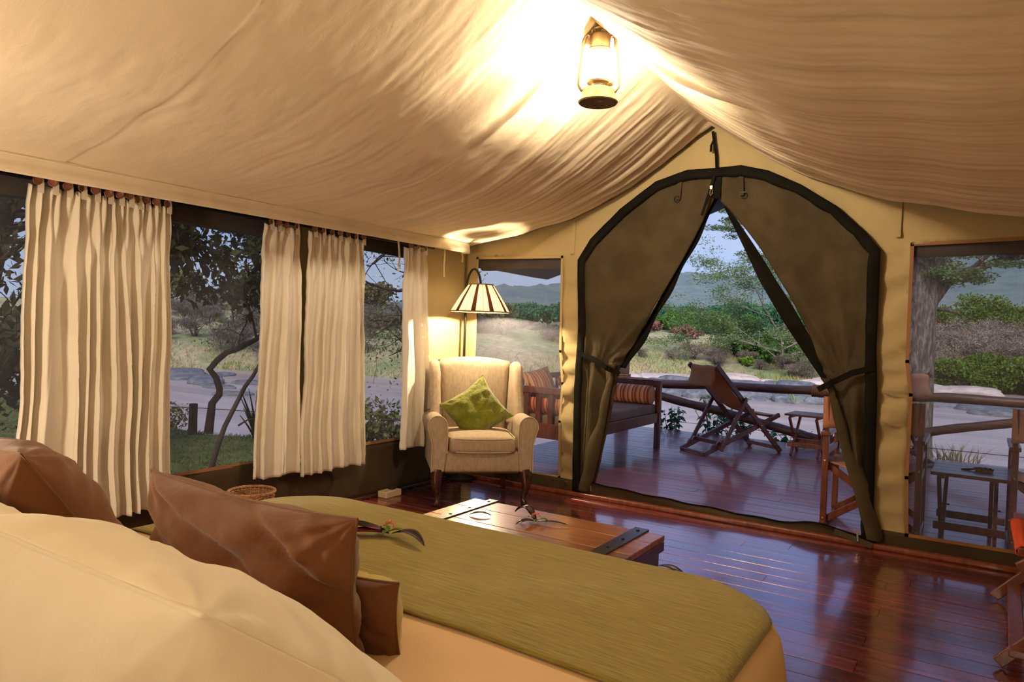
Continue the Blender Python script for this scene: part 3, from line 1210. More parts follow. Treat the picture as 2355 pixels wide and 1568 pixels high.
# ================================================================ curtains on the left wall
def curtain(label, yt, yb, zb, npl, nbut, seed, amp=0.034, x0=-3.598, skew=0.0):
    ym = (yt[0] + yt[1]) / 2
    root = thing('curtain', label, 'curtain', (x0, ym, 1.862), 0, None)
    nu, nv = npl * 20 + 1, 84
    P = np.zeros((nv, nu, 3))
    us = np.linspace(0, 1, nu)
    rg = np.random.default_rng(seed)
    # unequal gathers: knots where each fold starts, drifting and merging on the way down
    wdt = rg.uniform(0.45, 1.6, npl)
    kt = np.concatenate([[0], np.cumsum(wdt) / wdt.sum()])
    wdb = wdt * rg.uniform(0.35, 1.9, npl)
    kb = np.concatenate([[0], np.cumsum(wdb) / wdb.sum()])
    ak = rg.uniform(0.55, 1.25, npl + 1)
    nt = int(npl * 1.6)
    for i in range(nv):
        v = i / (nv - 1)
        z = lerp(1.845, zb, v)
        m = float(sstep(0.0, 0.7, v))
        kn = kt * (1 - m) + kb * m + 0.012 * vn1(np.arange(npl + 1) * 3.3 + v * 3, seed) * v
        ph = 2 * PI * np.interp(us, kn, np.arange(npl + 1))
        wave = np.sin(ph + 0.75 * np.sin(ph)) + 0.22 * np.sin(2 * ph + seed)
        # tight pleats under the tabs that smooth out lower down
        tp = 2 * PI * nt * us
        top = np.exp(-v / 0.16) * np.sin(tp + 2.2 * v * math.sin(seed))
        a = amp * np.interp(us, np.linspace(0, 1, npl + 1), ak) * (0.35 + 0.65 * float(sstep(0.02, 0.45, v)))
        # diagonal drag lines from the buttons
        drag = 0.010 * np.exp(-((v - 0.12) / 0.10) ** 2) * np.sin(us * npl * 4.1 + v * 26 + seed)
        soft = 0.006 * vn2(us * 7, np.full(nu, v * 6), seed + 5) + 0.003 * vn2(us * 26 + v * 9, np.full(nu, v * 17), seed + 6)
        yl = lerp(yt[0], yb[0], v ** 0.8) + 0.018 * float(vn1(v * 5, seed + 8)) * v
        yr = lerp(yt[1], yb[1], v ** 0.8) + 0.018 * float(vn1(v * 5, seed + 9)) * v
        y = yl + (yr - yl) * us + 0.012 * np.cos(ph) * (0.3 + v)
        x = x0 + a * wave + 0.55 * amp * top + soft + drag
        # the leading selvedge is slightly puckered
        x = x + 0.0022 * np.sin(v * 95) * np.exp(-us / 0.035)
        zz = z - 0.016 * np.abs(np.sin(tp / 2)) * np.exp(-(v / 0.05) ** 2) + 0.010 * vn1(us * npl, seed + 3) * sstep(0.9, 1.0, v)
        P[i, :, 0], P[i, :, 1], P[i, :, 2] = x, y, zz
    # double hem at the foot shows as a faint ridge
    hv = int(nv * 0.945)
    P[hv, :, 0] += 0.003
    P = P - np.array([x0, ym, 1.862])
    mb = MB()
    mb.grid(P)
    mb.build('panel', M['curtain'], root, True, 75, solid=0.0025)
    # tab loops and the wooden buttons that hold them
    for k in range(nbut):
        u = (k + 0.35) / nbut
        y = lerp(yt[0], yt[1], u) - ym
        ph = 2 * PI * npl * u
        xx = amp * 0.55 * math.sin(ph) + 0.018
        mb = MB()
        ribbon(mb, [(xx - 0.012, y + 0.022, 0.030), (xx - 0.004, y + 0.022, -0.02), (xx, y + 0.02, -0.045)], (1, 0, 0), 0.026, 0.003)
        mb.build('tab', M['curtain'], root, False)
        mb = MB()
        prof = [(0.0005, 0.0), (0.010, -0.0015), (0.017, 0.0015), (0.0195, 0.0), (0.0195, -0.004), (0.016, -0.006)]
        Mx = Matrix.Translation((xx + 0.012, y, -0.006 + 0.004 * math.sin(k * 2.3))) @ Matrix.Rotation(0.5 * math.sin(k * 1.7 + seed), 4, 'Z') @ Matrix.Rotation(PI / 2, 4, 'Y')
        mb.lathe([(r, zz_) for r, zz_ in prof], 16, Mx)
        mb.build('button', M['button'], root)
    return root


curtain('wide cream curtain nearest the bed pillows, gathered half of the pair on its left', (1.515, 1.89), (1.47, 1.905), 0.25, 6, 6, 3, 0.036)
curtain('wide cream curtain beside the netted window with the leaning sapling, its left neighbour overlapping it', (1.885, 2.19), (1.90, 2.235), 0.25, 5, 6, 11, 0.032)
curtain('narrow cream curtain with two buttons showing, left of the tan gap between windows', (2.778, 3.052), (2.735, 3.095), 0.31, 3, 4, 21, 0.030)
curtain('pleated cream curtain right of the tan gap, lit by the floor lamp', (3.118, 3.62), (3.10, 3.668), 0.285, 7, 7, 31, 0.026)
curtain('cream curtain behind the wing chair, brightest where the lamp strikes it', (4.03, 4.285), (4.035, 4.40), 0.325, 3, 3, 43, 0.030)
# ================================================================ wing chair
ch = thing('wing_armchair', 'beige linen wing armchair with curved dark legs in the tent corner', 'armchair', (-3.135, 4.395, 0.0), math.radians(43.0))
ch.scale = (0.94, 0.97, 1.0)
LN = M['linen']


def soft_box(c, d, bev, name, mat, parent, seg=4, Mx=None, crown=0.0, cuts=0):
    bm = bmesh.new()
    bmesh.ops.create_cube(bm, size=1.0)
    for v in bm.verts:
        v.co = Vector((v.co.x * d[0], v.co.y * d[1], v.co.z * d[2]))
    bmesh.ops.bevel(bm, geom=list(bm.edges), offset=bev, segments=seg, profile=0.5, affect='EDGES')
    if cuts:
        bmesh.ops.subdivide_edges(bm, edges=[e for e in bm.edges if e.calc_length() > 0.12], cuts=cuts, use_grid_fill=True)
    if crown:
        for v in bm.verts:
            k = (1 - (2 * v.co.x / d[0]) ** 2) * (1 - (2 * v.co.y / d[1]) ** 2)
            v.co.z += crown * max(0, k) * (1 if v.co.z > 0 else 0.2)
    bmesh.ops.recalc_face_normals(bm, faces=bm.faces)
    me = bpy.data.meshes.new(name)
    bm.to_mesh(me)
    bm.free()
    me.transform((Matrix.Translation(c) if Mx is None else Mx))
    return link_mesh(name, me, mat, parent, True, 60)


# upholstered frame under the seat
soft_box((0, -0.03, 0.315), (0.60, 0.60, 0.155), 0.025, 'seat_frame', LN, ch)
sc_ = soft_box((0, -0.065, 0.432), (0.505, 0.585, 0.115), 0.034, 'seat_cushion', LN, ch, 5, None, 0.022, 5)
for zz in (0.482, 0.388):
    mb = MB()
    ring = []
    for a in np.linspace(0, 2 * PI, 60):
        ca, sa = math.cos(a), math.sin(a)
        k = (abs(ca) ** 9 + abs(sa) ** 9) ** (-1 / 9)
        ring.append((0.2505 * ca * k, -0.065 + 0.290 * sa * k, zz + (0.004 * math.cos(a * 2))))
    mb.tube(ring, 0.0042, 6, cap=False)
    mb.build('piping', M['piping'], sc_)

# inside back: arched top, gently padded
bm = MB()
nx, nz = 21, 26
for face in (0, 1):
    P = np.zeros((nx, nz, 3))
    for i in range(nx):
        u = i / (nx - 1) * 2 - 1
        for j in range(nz):
            v = j / (nz - 1)
            hw = lerp(0.255, 0.315, v)
            topz = 1.032 - 0.035 * abs(u) ** 2.2
            z = lerp(0.30, topz, v)
            rnd = math.sqrt(max(0, 1 - max(0, (v - 0.93) / 0.07) ** 2)) * math.sqrt(max(0.0, 1 - max(0, (abs(u) - 0.9) / 0.1) ** 2))
            th = 0.055 + 0.030 * (1 - u * u) * math.sin(v * PI) ** 0.6
            yc = 0.255 + 0.115 * v
            y = yc - th * rnd if face == 0 else yc + 0.05 * rnd
            P[i, j] = (u * hw, y, z)
    bm.grid(P)
bm.build('backrest', LN, ch, True, 80)

for s in (-1, 1):
    # wing: thick padded panel sweeping forward from the back
    prof = [(0.30, 0.50), (0.02, 0.52), (-0.005, 0.60), (0.045, 0.70), (0.100, 0.82), (0.130, 0.92), (0.180, 0.985), (0.260, 1.005), (0.35, 0.99), (0.37, 0.90), (0.34, 0.7)]
    mb = MB()
    mb.prism(prof, 0.085, lambda a, b, c, s=s: (s * (lerp(0.262, 0.300, (b - 0.5) / 0.5) + c + 0.16 * max(0, 0.18 - a)), a, b))
    mb.build('wing', LN, ch, True, 50, bevel=0.032, bseg=4)
    # rolled arm with scroll front
    outline = [(0.285, 0.245), (0.385, 0.245), (0.382, 0.44)]
    for k in range(0, 17):
        a = math.radians(-28 + k * 13.5)
        outline.append((0.345 + 0.073 * math.cos(a), 0.566 + 0.073 * math.sin(a)))
    outline += [(0.268, 0.50), (0.272, 0.38)]
    mb = MB()
    n = len(outline)
    ny = 7
    vs = []
    for k in range(ny):
        t = k / (ny - 1)
        y = lerp(-0.345, 0.28, t)
        for a, b in outline:
            vs.append((s * (a + 0.012 * t), y, b - 0.018 * t * (1 if b > 0.45 else 0)))
    fs = [tuple(range(n - 1, -1, -1)), tuple((ny - 1) * n + i for i in range(n))]
    for k in range(ny - 1):
        for i in range(n):
            j = (i + 1) % n
            fs.append((k * n + i, k * n + j, (k + 1) * n + j, (k + 1) * n + i))
    mb.add(vs, fs)
    arm = mb.build('arm', LN, ch, True, 50, bevel=0.010, bseg=3)
    mb = MB()
    pts = []
    for a, b in outline[1:]:
        pts.append((s * a, -0.346, b))
    mb.tube(pts, 0.004, 6)
    mb.build('piping', M['piping'], arm)
    # front cabriole leg
    mb = MB()
    pts = [(s * 0.335, -0.305, 0.255), (s * 0.342, -0.318, 0.20), (s * 0.345, -0.325, 0.15), (s * 0.335, -0.312, 0.09), (s * 0.328, -0.305, 0.045), (s * 0.332, -0.318, 0.018), (s * 0.336, -0.335, 0.0)]
    mb.tube(pts, [0.050, 0.045, 0.034, 0.024, 0.020, 0.024, 0.030], 10)
    mb.build('leg', M['mahogany'], ch, True, 60)
    mb = MB()
    mb.beam((s * 0.265, 0.245, 0.25), (s * 0.270, 0.285, 0.0), 0.042, 0.042, (0, 1, 0))
    mb.build('leg', M['mahogany'], ch, True, 30, bevel=0.005)
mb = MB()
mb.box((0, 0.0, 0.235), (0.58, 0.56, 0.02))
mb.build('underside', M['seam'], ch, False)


def pillow(name, label, w, h, t, mat, Mx, ears=0.06, seed=0, wr=0.010, group=None, pipe=True, cat='pillow', n=44, pw=2.6, t2=None, back=None, root=None, sag=0.0, drape=0.0):
    """stuffed cushion: two panels meeting in an edge seam, corners drawn out into ears"""
    r = root or thing(name, label, cat, tuple(Mx.translation), 0, group)
    rot = Mx.to_3x3()

    def panel(side):
        P = np.zeros((n, n, 3))
        for i in range(n):
            for j in range(n):
                a = i / (n - 1) * 2 - 1
                b = j / (n - 1) * 2 - 1
                a = math.sin(a * PI / 2)
                b = math.sin(b * PI / 2)
                k = max(0.0, (1 - abs(a) ** pw)) ** 0.62 * max(0.0, (1 - abs(b) ** pw)) ** 0.62
                x = a * w / 2 * (1 - ears * (1 - b * b) * abs(a) ** 3)
                y = b * h / 2 * (1 - ears * (1 - a * a) * abs(b) ** 3)
                ed = max(abs(a), abs(b))
                cr = wr * k ** 0.35 * (float(vn2(a * 3.2 + b * 2.0 + seed, b * 3.0 - a * 1.5, seed)) + 0.5 * float(vn2(a * 8 + b * 5, b * 8 + seed, seed + 1)))
                # pulls running in from the corners
                ang = math.atan2(abs(b) - 1, abs(a) - 1)
                dc = math.hypot(abs(a) - 1, abs(b) - 1)
                cr += drape * wr * k ** 0.4 * float(vn1((a * 1.1 + b * 1.6) * 4.6 + 0.9 * math.sin(a * 3 + seed), seed + 3))
                cr += wr * 0.55 * math.sin(ang * 12 + seed) * math.exp(-((dc - 0.28) / 0.22) ** 2) * k ** 0.4
                z = side * ((t if side > 0 or t2 is None else t2) / 2 * k + cr) - sag * (1 - a * a) * (b + 0.3)
                P[i, j] = rot @ Vector((x, y, z))
        return P
    mb = MB()
    mb.grid(panel(1))
    if back is None:
        mb.grid(panel(-1))
    o = mb.build('cover' if root is None else 'cover', mat, r, True, 180)
    if back is not None:
        mb = MB()
        mb.grid(panel(-1))
        mb.build('back_cover', back, r, True, 180)
    if pipe:
        mb = MB()
        P = panel(1)
        ring = [P[i, 0] for i in range(n)] + [P[n - 1, j] for j in range(1, n)] + [P[i, n - 1] for i in range(n - 2, -1, -1)] + [P[0, j] for j in range(n - 2, 0, -1)]
        mb.tube(ring + [ring[0]], 0.0028, 5, cap=False)
        mb.build('edge_seam', mat, r)
    return r


def frame(c, xdir, ydir):
    """matrix with local x along xdir, local y along ydir (made square), at c"""
    x = Vector(xdir).normalized()
    y = Vector(ydir)
    y = (y - x * y.dot(x)).normalized()
    z = x.cross(y)
    m = Matrix((x, y, z)).transposed().to_4x4()
    m.translation = Vector(c)
    return m


# green cushion set on one corner in the chair
R43 = math.radians(43.0)
fx = Vector((math.cos(R43), math.sin(R43), 0))
fb = Vector((-math.sin(R43), math.cos(R43), 0))
base = Vector((-3.135, 4.395, 0.0))
cc = base + fb * 0.030 + Vector((0, 0, 0.640)) - fx * 0.012
updir = (Vector((0, 0, 1)) * 0.93 + fb * 0.36)
px_ = fx * math.cos(0.62) + updir * math.sin(0.62)
py_ = -fx * math.sin(0.62) + updir * math.cos(0.62)
pillow('cushion', 'lime green velvet cushion tipped on its corner in the wing armchair', 0.42, 0.395, 0.145, M['green_velvet'], frame(cc, px_, py_), 0.13, 5, 0.012, cat='cushion')

# ================================================================ floor lamp
lp = thing('floor_lamp', 'arched black floor lamp with striped brown and cream shade behind the armchair', 'floor lamp', (-3.595, 4.81, 0))
mb = MB()
mb.lathe([(0.0, 0.0), (0.135, 0.0), (0.138, 0.010), (0.130, 0.022), (0.045, 0.032), (0.022, 0.05), (0.014, 0.07)], 32, None, False, True)
mb.build('base', M['iron'], lp, True, 50)
hx = Vector((0.30, -0.21, 0))
mb = MB()
pts = [(0, 0, 0.05), (0, 0, 0.6), (0, 0, 1.1), (0, 0, 1.50)]
for k in range(1, 13):
    a = PI * k / 12
    c_ = hx / 2 * (1 - math.cos(a))
    pts.append((c_.x, c_.y, 1.56 + 0.175 * math.sin(a)))
pts.append((hx.x, hx.y, 1.50))
mb.tube(pts, 0.0095, 10)
mb.build('pole', M['iron'], lp, True, 60)
sh = bpy.data.objects.new('lamp_shade', None)
COL.objects.link(sh)
sh.parent = lp
sh.location = (hx.x, hx.y, 1.388)
NP = 30
r0, r1, zt_ = 0.232, 0.098, 0.212
for k in range(NP):
    a0, a1 = 2 * PI * k / NP, 2 * PI * (k + 1) / NP
    brown = (k % 3 == 0)
    if brown:
        a0, a1 = a0 - 0.0, a1 - 0.06
    else:
        if k % 3 == 1:
            a0 -= 0.06
    vs, nrow = [], 6
    for i in range(nrow):
        v = i / (nrow - 1)
        r = lerp(r0, r1, v) + 0.004 * math.sin(v * PI)
        for a in (a0 + 0.004, (a0 + a1) / 2, a1 - 0.004):
            bulge = 0.003 if a not in (a0, a1) else 0
            vs.append((r * math.cos(a), r * math.sin(a), zt_ * v))
    fs = []
    for i in range(nrow - 1):
        for j in range(2):
            fs.append((i * 3 + j, i * 3 + j + 1, (i + 1) * 3 + j + 1, (i + 1) * 3 + j))
    mb = MB()
    mb.add(vs, fs)
    o = mb.build('shade_panel', M['shade_band'] if brown else M['shade_paper'], sh, True, 60, solid=0.002)
mb = MB()
for k in range(NP):
    a = 2 * PI * k / NP - (0.06 if k % 3 == 1 else 0)
    mb = MB()
    mb.tube([(r0 * math.cos(a), r0 * math.sin(a), 0.0), (lerp(r0, r1, 0.5) * math.cos(a) * 1.015, lerp(r0, r1, 0.5) * math.sin(a) * 1.015, zt_ / 2), (r1 * math.cos(a), r1 * math.sin(a), zt_)], 0.0019, 5)
    mb.build('shade_rib', M['rope'], sh)
for r, z in ((r0 + 0.001, 0.0), (r1 + 0.001, zt_)):
    ring = []
    for a in np.linspace(0, 2 * PI, 61):
        ring.append((r * math.cos(a), r * math.sin(a), z + 0.003 * math.sin(a * 30)))
    mb = MB()
    mb.tube(ring, 0.005, 6, cap=False)
    mb.build('shade_rim', M['rope'], sh)
mb = MB()
mb.lathe([(r1 - 0.002, 0.0), (0.084, 0.0), (0.084, 0.003), (r1 - 0.002, 0.003)], 40, None, False, False, (0, 0, zt_ - 0.006))
mb.build('light_baffle', M['shade_band'], sh)  # unseen cap ring added to narrow the light thrown on the ceiling
mb = MB()
mb.tube([(0, 0, 0.15), (0, 0, 0.125)], 0.027, 16)  # unseen cup added to shade the middle of the ceiling's light ring
mb.tube([(0, 0, 0.13), (0, 0, 0.095)], 0.012, 12)
mb.tube([(0, 0, 0.212), (0, 0, 0.14)], 0.006, 8)
for a in (0.3, 2.4, 4.5):
    mb.tube([(0, 0, 0.20), (r1 * math.cos(a), r1 * math.sin(a), 0.208)], 0.003, 6)
mb.build('socket', M['iron'], sh)
mb = MB()
mb.lathe([(0.0, -0.020), (0.011, -0.015), (0.0165, 0.0), (0.013, 0.014), (0.008, 0.030)], 16, None, False, True, (0, 0, 0.064))
o = mb.build('bulb', M['bulb2'], sh)

# ================================================================ hurricane lantern
lx, ly = LANTERN_XY
ln = thing('hurricane_lantern', 'tall brass hurricane lantern glowing under the tent ridge', 'lantern', (lx, ly, 2.372))
LM = M['lantern_metal']
mb = MB()
mb.lathe([(0.0, 0.012), (0.040, 0.010), (0.045, 0.006), (0.080, 0.004), (0.092, 0.0), (0.097, 0.006), (0.094, 0.016), (0.084, 0.024), (0.080, 0.060), (0.078, 0.064), (0.055, 0.072), (0.0, 0.074)], 40, None, False, False)
mb.build('fuel_tank', LM, ln, True, 50)
mb = MB()
mb.lathe([(0.0, 0.0116), (0.018, 0.0114), (0.022, 0.0095), (0.040, 0.009), (0.046, 0.0045), (0.078, 0.0025), (0.090, -0.0008)], 40, None, False, False)
o = mb.build('tank_underside', M['seam'], ln, True, 50)
mb = MB()
mb.lathe([(0.030, 0.074), (0.034, 0.090), (0.056, 0.096), (0.058, 0.104), (0.048, 0.110), (0.020, 0.114), (0.012, 0.13)], 28)
mb.tube([(0.05, 0.0, 0.085), (0.078, 0.0, 0.087)], 0.012, 10)
mb.build('burner', LM, ln, True, 50)
mb = MB()
mb.lathe([(0.046, 0.108), (0.056, 0.130), (0.060, 0.165), (0.054, 0.215), (0.046, 0.258)], 32, None, False, False)
mb.build('glass_globe', M['glass'], ln, True, 180)
mb = MB()
mb.lathe([(0.0, 0.135), (0.018, 0.140), (0.026, 0.165), (0.024, 0.20), (0.014, 0.232), (0.0, 0.238)], 20, None, False, False)
o = mb.build('bulb', M['bulb'], ln)
mb = MB()
mb.lathe([(0.062, 0.252), (0.060, 0.258), (0.050, 0.262), (0.052, 0.320), (0.044, 0.332), (0.020, 0.340), (0.0, 0.342)], 28, None, False, False)
mb.lathe([(0.040, 0.250), (0.040, 0.258)], 28, None, False, False)
mb.build('chimney_hood', LM, ln, True, 50)
mb = MB()
ring = [(0.040 * math.cos(a), 0.040 * math.sin(a), 0.352) for a in np.linspace(0, 2 * PI, 25)]
mb.tube(ring, 0.007, 8, cap=False)
for a in (0.2, 2.3, 4.4):
    mb.tube([(0.034 * math.cos(a), 0.034 * math.sin(a), 0.336), (0.040 * math.cos(a), 0.040 * math.sin(a), 0.352)], 0.005, 6)
mb.build('crown_ring', LM, ln, True, 60)
dirx = Vector((0.84, 0.545, 0))
for s in (-1, 1):
    mb = MB()
    pts = []
    for r, z in ((0.058, 0.058), (0.090, 0.062), (0.106, 0.085), (0.104, 0.14), (0.094, 0.22), (0.088, 0.285), (0.082, 0.318), (0.066, 0.330), (0.050, 0.318)):
        p = dirx * (s * r * 0.90)
        pts.append((p.x, p.y, z))
    mb.tube(pts, 0.0092, 10)
    mb.build('air_tube', LM, ln, True, 60)
mb = MB()
pts = [dirx * (0.07 * math.cos(a)) + Vector((0, 0, 0.335 + 0.045 * math.sin(a))) for a in np.linspace(0, PI, 13)]
mb.tube(pts, 0.0025, 6)
mb.tube([(0, 0, 0.342), (0, 0, 0.372)], 0.004, 8)
mb.build('bail', M['brass'], ln)

# ================================================================ things on the floor by the wall
sk = thing('extension_socket', 'cream plastic extension socket on the floor by the left wall', 'socket', (-3.605, 3.965, 0.0))
mb = MB()
mb.box((0, 0, 0.024), (0.085, 0.165, 0.048))
mb.build('body', M['plastic'], sk, True, 30, bevel=0.006, bseg=3)
mb = MB()
mb.box((0, 0.025, 0.060), (0.040, 0.050, 0.026))
mb.build('plug', M['cord'], sk, True, 30, bevel=0.006)
mb = MB()
mb.tube([(0.0, 0.05, 0.062), (0.0, 0.10, 0.058), (0.015, 0.20, 0.012), (0.05, 0.34, 0.006), (0.06, 0.5, 0.006), (0.03, 0.65, 0.006), (-0.02, 0.78, 0.006)], 0.0042, 6)
mb.build('cable', M['cord'], sk)
mb = MB()
mb.tube([(-3.64, 4.03, 0.03), (-3.652, 4.3, 0.012), (-3.655, 4.6, 0.010), (-3.62, 4.70, 0.010), (-3.60, 4.74, 0.03)], 0.006, 6)
o = mb.build('power_cord', M['cord'], lp)
o.location = (3.595, -4.81, 0)

bk = thing('waste_basket', 'round woven wicker basket on the floor beside the bed', 'basket', (-3.40, 2.60, 0))
mb = MB()
nst = 32
for k in range(nst):
    a = 2 * PI * k / nst
    mb.tube([(0.088 * math.cos(a), 0.088 * math.sin(a), 0.005), (0.122 * math.cos(a), 0.122 * math.sin(a), 0.300)], 0.0028, 5)
wk = M['wicker'] = wood('wicker_cane', (0.22, 0.10, 0.04), (0.36, 0.18, 0.075), (0.46, 0.25, 0.11), (20, 20, 20), 0.6)
o = mb.build('stakes', wk, bk)
o['kind'] = 'stuff'
mb = MB()
for r_ in range(34):
    z = 0.012 + r_ * 0.0084
    r = lerp(0.088, 0.122, z / 0.30)
    ring = []
    for k in range(nst * 2):
        a = 2 * PI * k / (nst * 2)
        q = r + 0.0042 * math.cos(PI * (k + (r_ % 2) * 2) / 2 * 1.0)
        ring.append((q * math.cos(a), q * math.sin(a), z))
    mb.tube(ring + [ring[0]], 0.0034, 4, cap=False)
o = mb.build('weave', wk, bk)
o['kind'] = 'stuff'
mb = MB()
for s in range(3):
    ring = []
    for a in np.linspace(0, 2 * PI, 97):
        q = 0.125 + 0.005 * math.cos(a * 20 + s * 2.1)
        ring.append((q * math.cos(a), q * math.sin(a), 0.304 + 0.005 * math.sin(a * 20 + s * 2.1)))
    mb.tube(ring, 0.0042, 6, cap=False)
mb.build('braided_rim', wk, bk)
mb = MB()
mb.lathe([(0.0, 0.004), (0.088, 0.004), (0.088, 0.010), (0.0, 0.012)], 32, None, False, False)
mb.build('bottom', wk, bk)
# ================================================================ bed
BX0, BX1, BY0, BY1, BZ = -2.23, -0.345, -0.08, 1.985, 0.606
BR, SR = 0.30, 0.085     # plan corner radius, shoulder radius


def bed_d(x, y):
    """distance inside the rounded outline (negative outside)"""
    cx, cy = (BX0 + BX1) / 2, (BY0 + BY1) / 2
    qx = abs(x - cx) - ((BX1 - BX0) / 2 - BR)
    qy = abs(y - cy) - ((BY1 - BY0) / 2 - BR)
    return -(math.hypot(max(qx, 0), max(qy, 0)) + min(max(qx, qy), 0) - BR)


def bed_z(x, y):
    d = bed_d(x, y)
    s = min(max(d, 0.0), SR)
    z = BZ - (SR - math.sqrt(max(0, SR * SR - (SR - s) ** 2)))
    z += 0.016 * min(1, max(0, d - 0.05) / 0.5)
    return z


def outline(d, n):
    """plan outline at inset d, n points, counter-clockwise from the head's right corner"""
    pts = []
    r = max(0.02, BR - d)
    x0, x1, y0, y1 = BX0 + d, BX1 - d, BY0 + d, BY1 - d
    segs = [((x1 - r, y0 + r), -90), ((x1 - r, y1 - r), 0), ((x0 + r, y1 - r), 90), ((x0 + r, y0 + r), 180)]
    raw = []
    for (cx, cy), a0 in segs:
        for k in range(25):
            a = math.radians(a0 + 90 * k / 24)
            raw.append((cx + r * math.cos(a), cy + r * math.sin(a)))
    raw.append(raw[0])
    L = [0]
    for a, b in zip(raw[:-1], raw[1:]):
        L.append(L[-1] + math.dist(a, b))
    t = np.linspace(0, L[-1], n, endpoint=False)
    return np.interp(t, L, [p[0] for p in raw]), np.interp(t, L, [p[1] for p in raw])


bed = thing('double_bed', 'large double bed with cream ribbed bedspread in the foreground', 'bed', ((BX0 + BX1) / 2, (BY0 + BY1) / 2, 0))
bl_ = Vector(bed.location)
mb = MB()
n = 220
rows = []
for d, z in ((0.90, None), (0.7, None), (0.5, None), (0.35, None), (0.22, None), (0.14, None), (0.10, None), (0.085, None), (0.06, None), (0.035, None), (0.018, None), (0.006, None), (0.0, None)):
    xs, ys = outline(d, n)
    rows.append([(x - bl_.x, y - bl_.y, bed_z(x, y) + 0.003 * float(vn2(x * 5, y * 5, 2))) for x, y in zip(xs, ys)])
for z, fl in ((0.46, 0.006), (0.36, 0.016), (0.26, 0.026), (0.16, 0.034), (0.09, 0.038)):
    xs, ys = outline(0.0, n)
    cx, cy = (BX0 + BX1) / 2, (BY0 + BY1) / 2
    row = []
    for k, (x, y) in enumerate(zip(xs, ys)):
        xo, yo = outline_n = (0, 0)
        a = Vector((xs[(k + 1) % n] - xs[k - 1], ys[(k + 1) % n] - ys[k - 1])).normalized()
        nx_, ny_ = a.y, -a.x
        corner = max(0.0, 1 - abs(bed_d(x - nx_ * BR, y - ny_ * BR) - BR) / 0.05) if False else 0
        q = fl + (0.6 - z) * 0.045 * math.sin(k * 0.62 + 2.0 * math.sin(k * 0.11)) * (0.4 + 0.6 * abs(math.sin(k * 0.07)))
        row.append((x + nx_ * q - bl_.x, y + ny_ * q - bl_.y, z))
    rows.append(row)
mb.grid(np.array(rows).transpose(1, 0, 2), closeu=True)
P0 = rows[0]
b0 = len(mb.v)
mb.add(P0, [tuple(range(len(P0)))])
mb.build('bedspread', M['bedspread'], bed, True, 60)
mb = MB()
mb.box((0, 0, 0.19), (1.72, 1.90, 0.22))
mb.build('bed_base', M['mahogany'], bed, False)
for sx in (-1, 1):
    for sy in (-1, 1):
        mb = MB()
        mb.box((sx * 0.80, sy * 0.88, 0.045), (0.07, 0.07, 0.09))
        mb.build('leg', M['mahogany'], bed, False)
mb = MB()
mb.box((0, BY0 - 0.05 - bl_.y, 0.52), (1.95, 0.05, 1.0))
mb.build('headboard', M['mahogany'], bed, True, 30, bevel=0.01)

# folded runner across the foot of the bed
rn = []
ys = np.linspace(1.222, 1.938, 46)
for y in ys:
    row = []
    # walk across the bed, a little past both shoulders
    lo, hi = BX0 - 0.02, BX1 + 0.02
    xl, xr = lo, hi
    xs_ = np.linspace(lo, hi, 400)
    ok = [x for x in xs_ if bed_d(x, y) > 0.030]
    if not ok:
        continue
    xl, xr = ok[0], ok[-1]
    xr = min(xr, BX1 - 0.016)
    for k in range(90):
        t = k / 89
        x = lerp(xl, xr, 0.5 - 0.5 * math.cos(t * PI) * (1) if False else t)
        row.append((x, y, bed_z(x, y) + 0.008 + 0.0015 * float(vn2(x * 6, y * 6, 12))))
    # hang over both sides
    left = [(BX0 - 0.012 if bed_d(BX0 + 0.02, y) > 0 else xl - 0.012, y, z) for z in (0.30, 0.40, 0.48)]
    row = [(min(p[0], xl), p[1], p[2]) for p in left] + row
    rn.append(row)
P = np.array(rn)
org = Vector((-1.28, 1.60, BZ))
P = P - np.array(org)
mb = MB()
mb.grid(P)
o = mb.build('bed_runner', M['runner'], None, True, 60, solid=0.006, loc=org)
tag(o, 'olive green chenille runner laid across the foot of the bed', 'bed runner')

# ================================================================ pillows
# white pillows propped at the headboard
pillow('pillow', 'plump white pillow in the lower left corner, nearest of all', 0.72, 0.56, 0.44, M['white_cotton'], frame((-1.010, 0.665, 0.800), (1, 0.0, 0.0), (0.0, -0.80, 0.60)), 0.03, 3, 0.010, n=60, pw=3.0, t2=0.15)
pillow('pillow', 'white pillow half hidden behind the nearer white one at the left edge', 0.66, 0.50, 0.24, M['white_cotton'], frame((-1.93, 0.66, 0.735), (1, 0.0, 0.0), (0.0, -0.82, 0.56)), 0.02, 9, 0.012)
# brown pillows standing in front of them
pillow('pillow', 'chocolate brown pillow leaning against the nearest white pillow', 0.655, 0.37, 0.16, M['brown_pillow'], frame((-1.250, 0.955, 0.735), (1, 0.0, 0.0), (0.22, -0.12, 0.95)), 0.085, 4, 0.013, n=72, drape=1.3)
pillow('pillow', 'brown pillow with its pointed corner up, before the cream curtain', 0.46, 0.52, 0.25, M['brown_pillow'], frame((-2.11, 0.945, 0.720), (1, 0.0, 0.02), (0.0, -0.58, 0.80)), 0.05, 8, 0.009, n=60, drape=0.8)
pillow('cushion', 'small cushion, brown at the back and yellow green in front, beside the brown pillow', 0.25, 0.175, 0.09, M['brown_pillow'], frame((-1.05, 1.045, 0.682), (0.98, 0.12, 0.0), (-0.16, -0.14, 0.95)), 0.09, 12, 0.008, drape=0.8, cat='cushion', back=M['yellow_green'], t2=0.15)
# ================================================================ furniture of the deck
DZ = -0.034
DW = M['deckwood']


def bar(root, name, p0, p1, w, h, mat, up=(0, 0, 1), bev=0.004):
    mb = MB()
    mb.beam(p0, p1, w, h, up)
    return mb.build(name, mat, root, True, 30, bevel=bev)


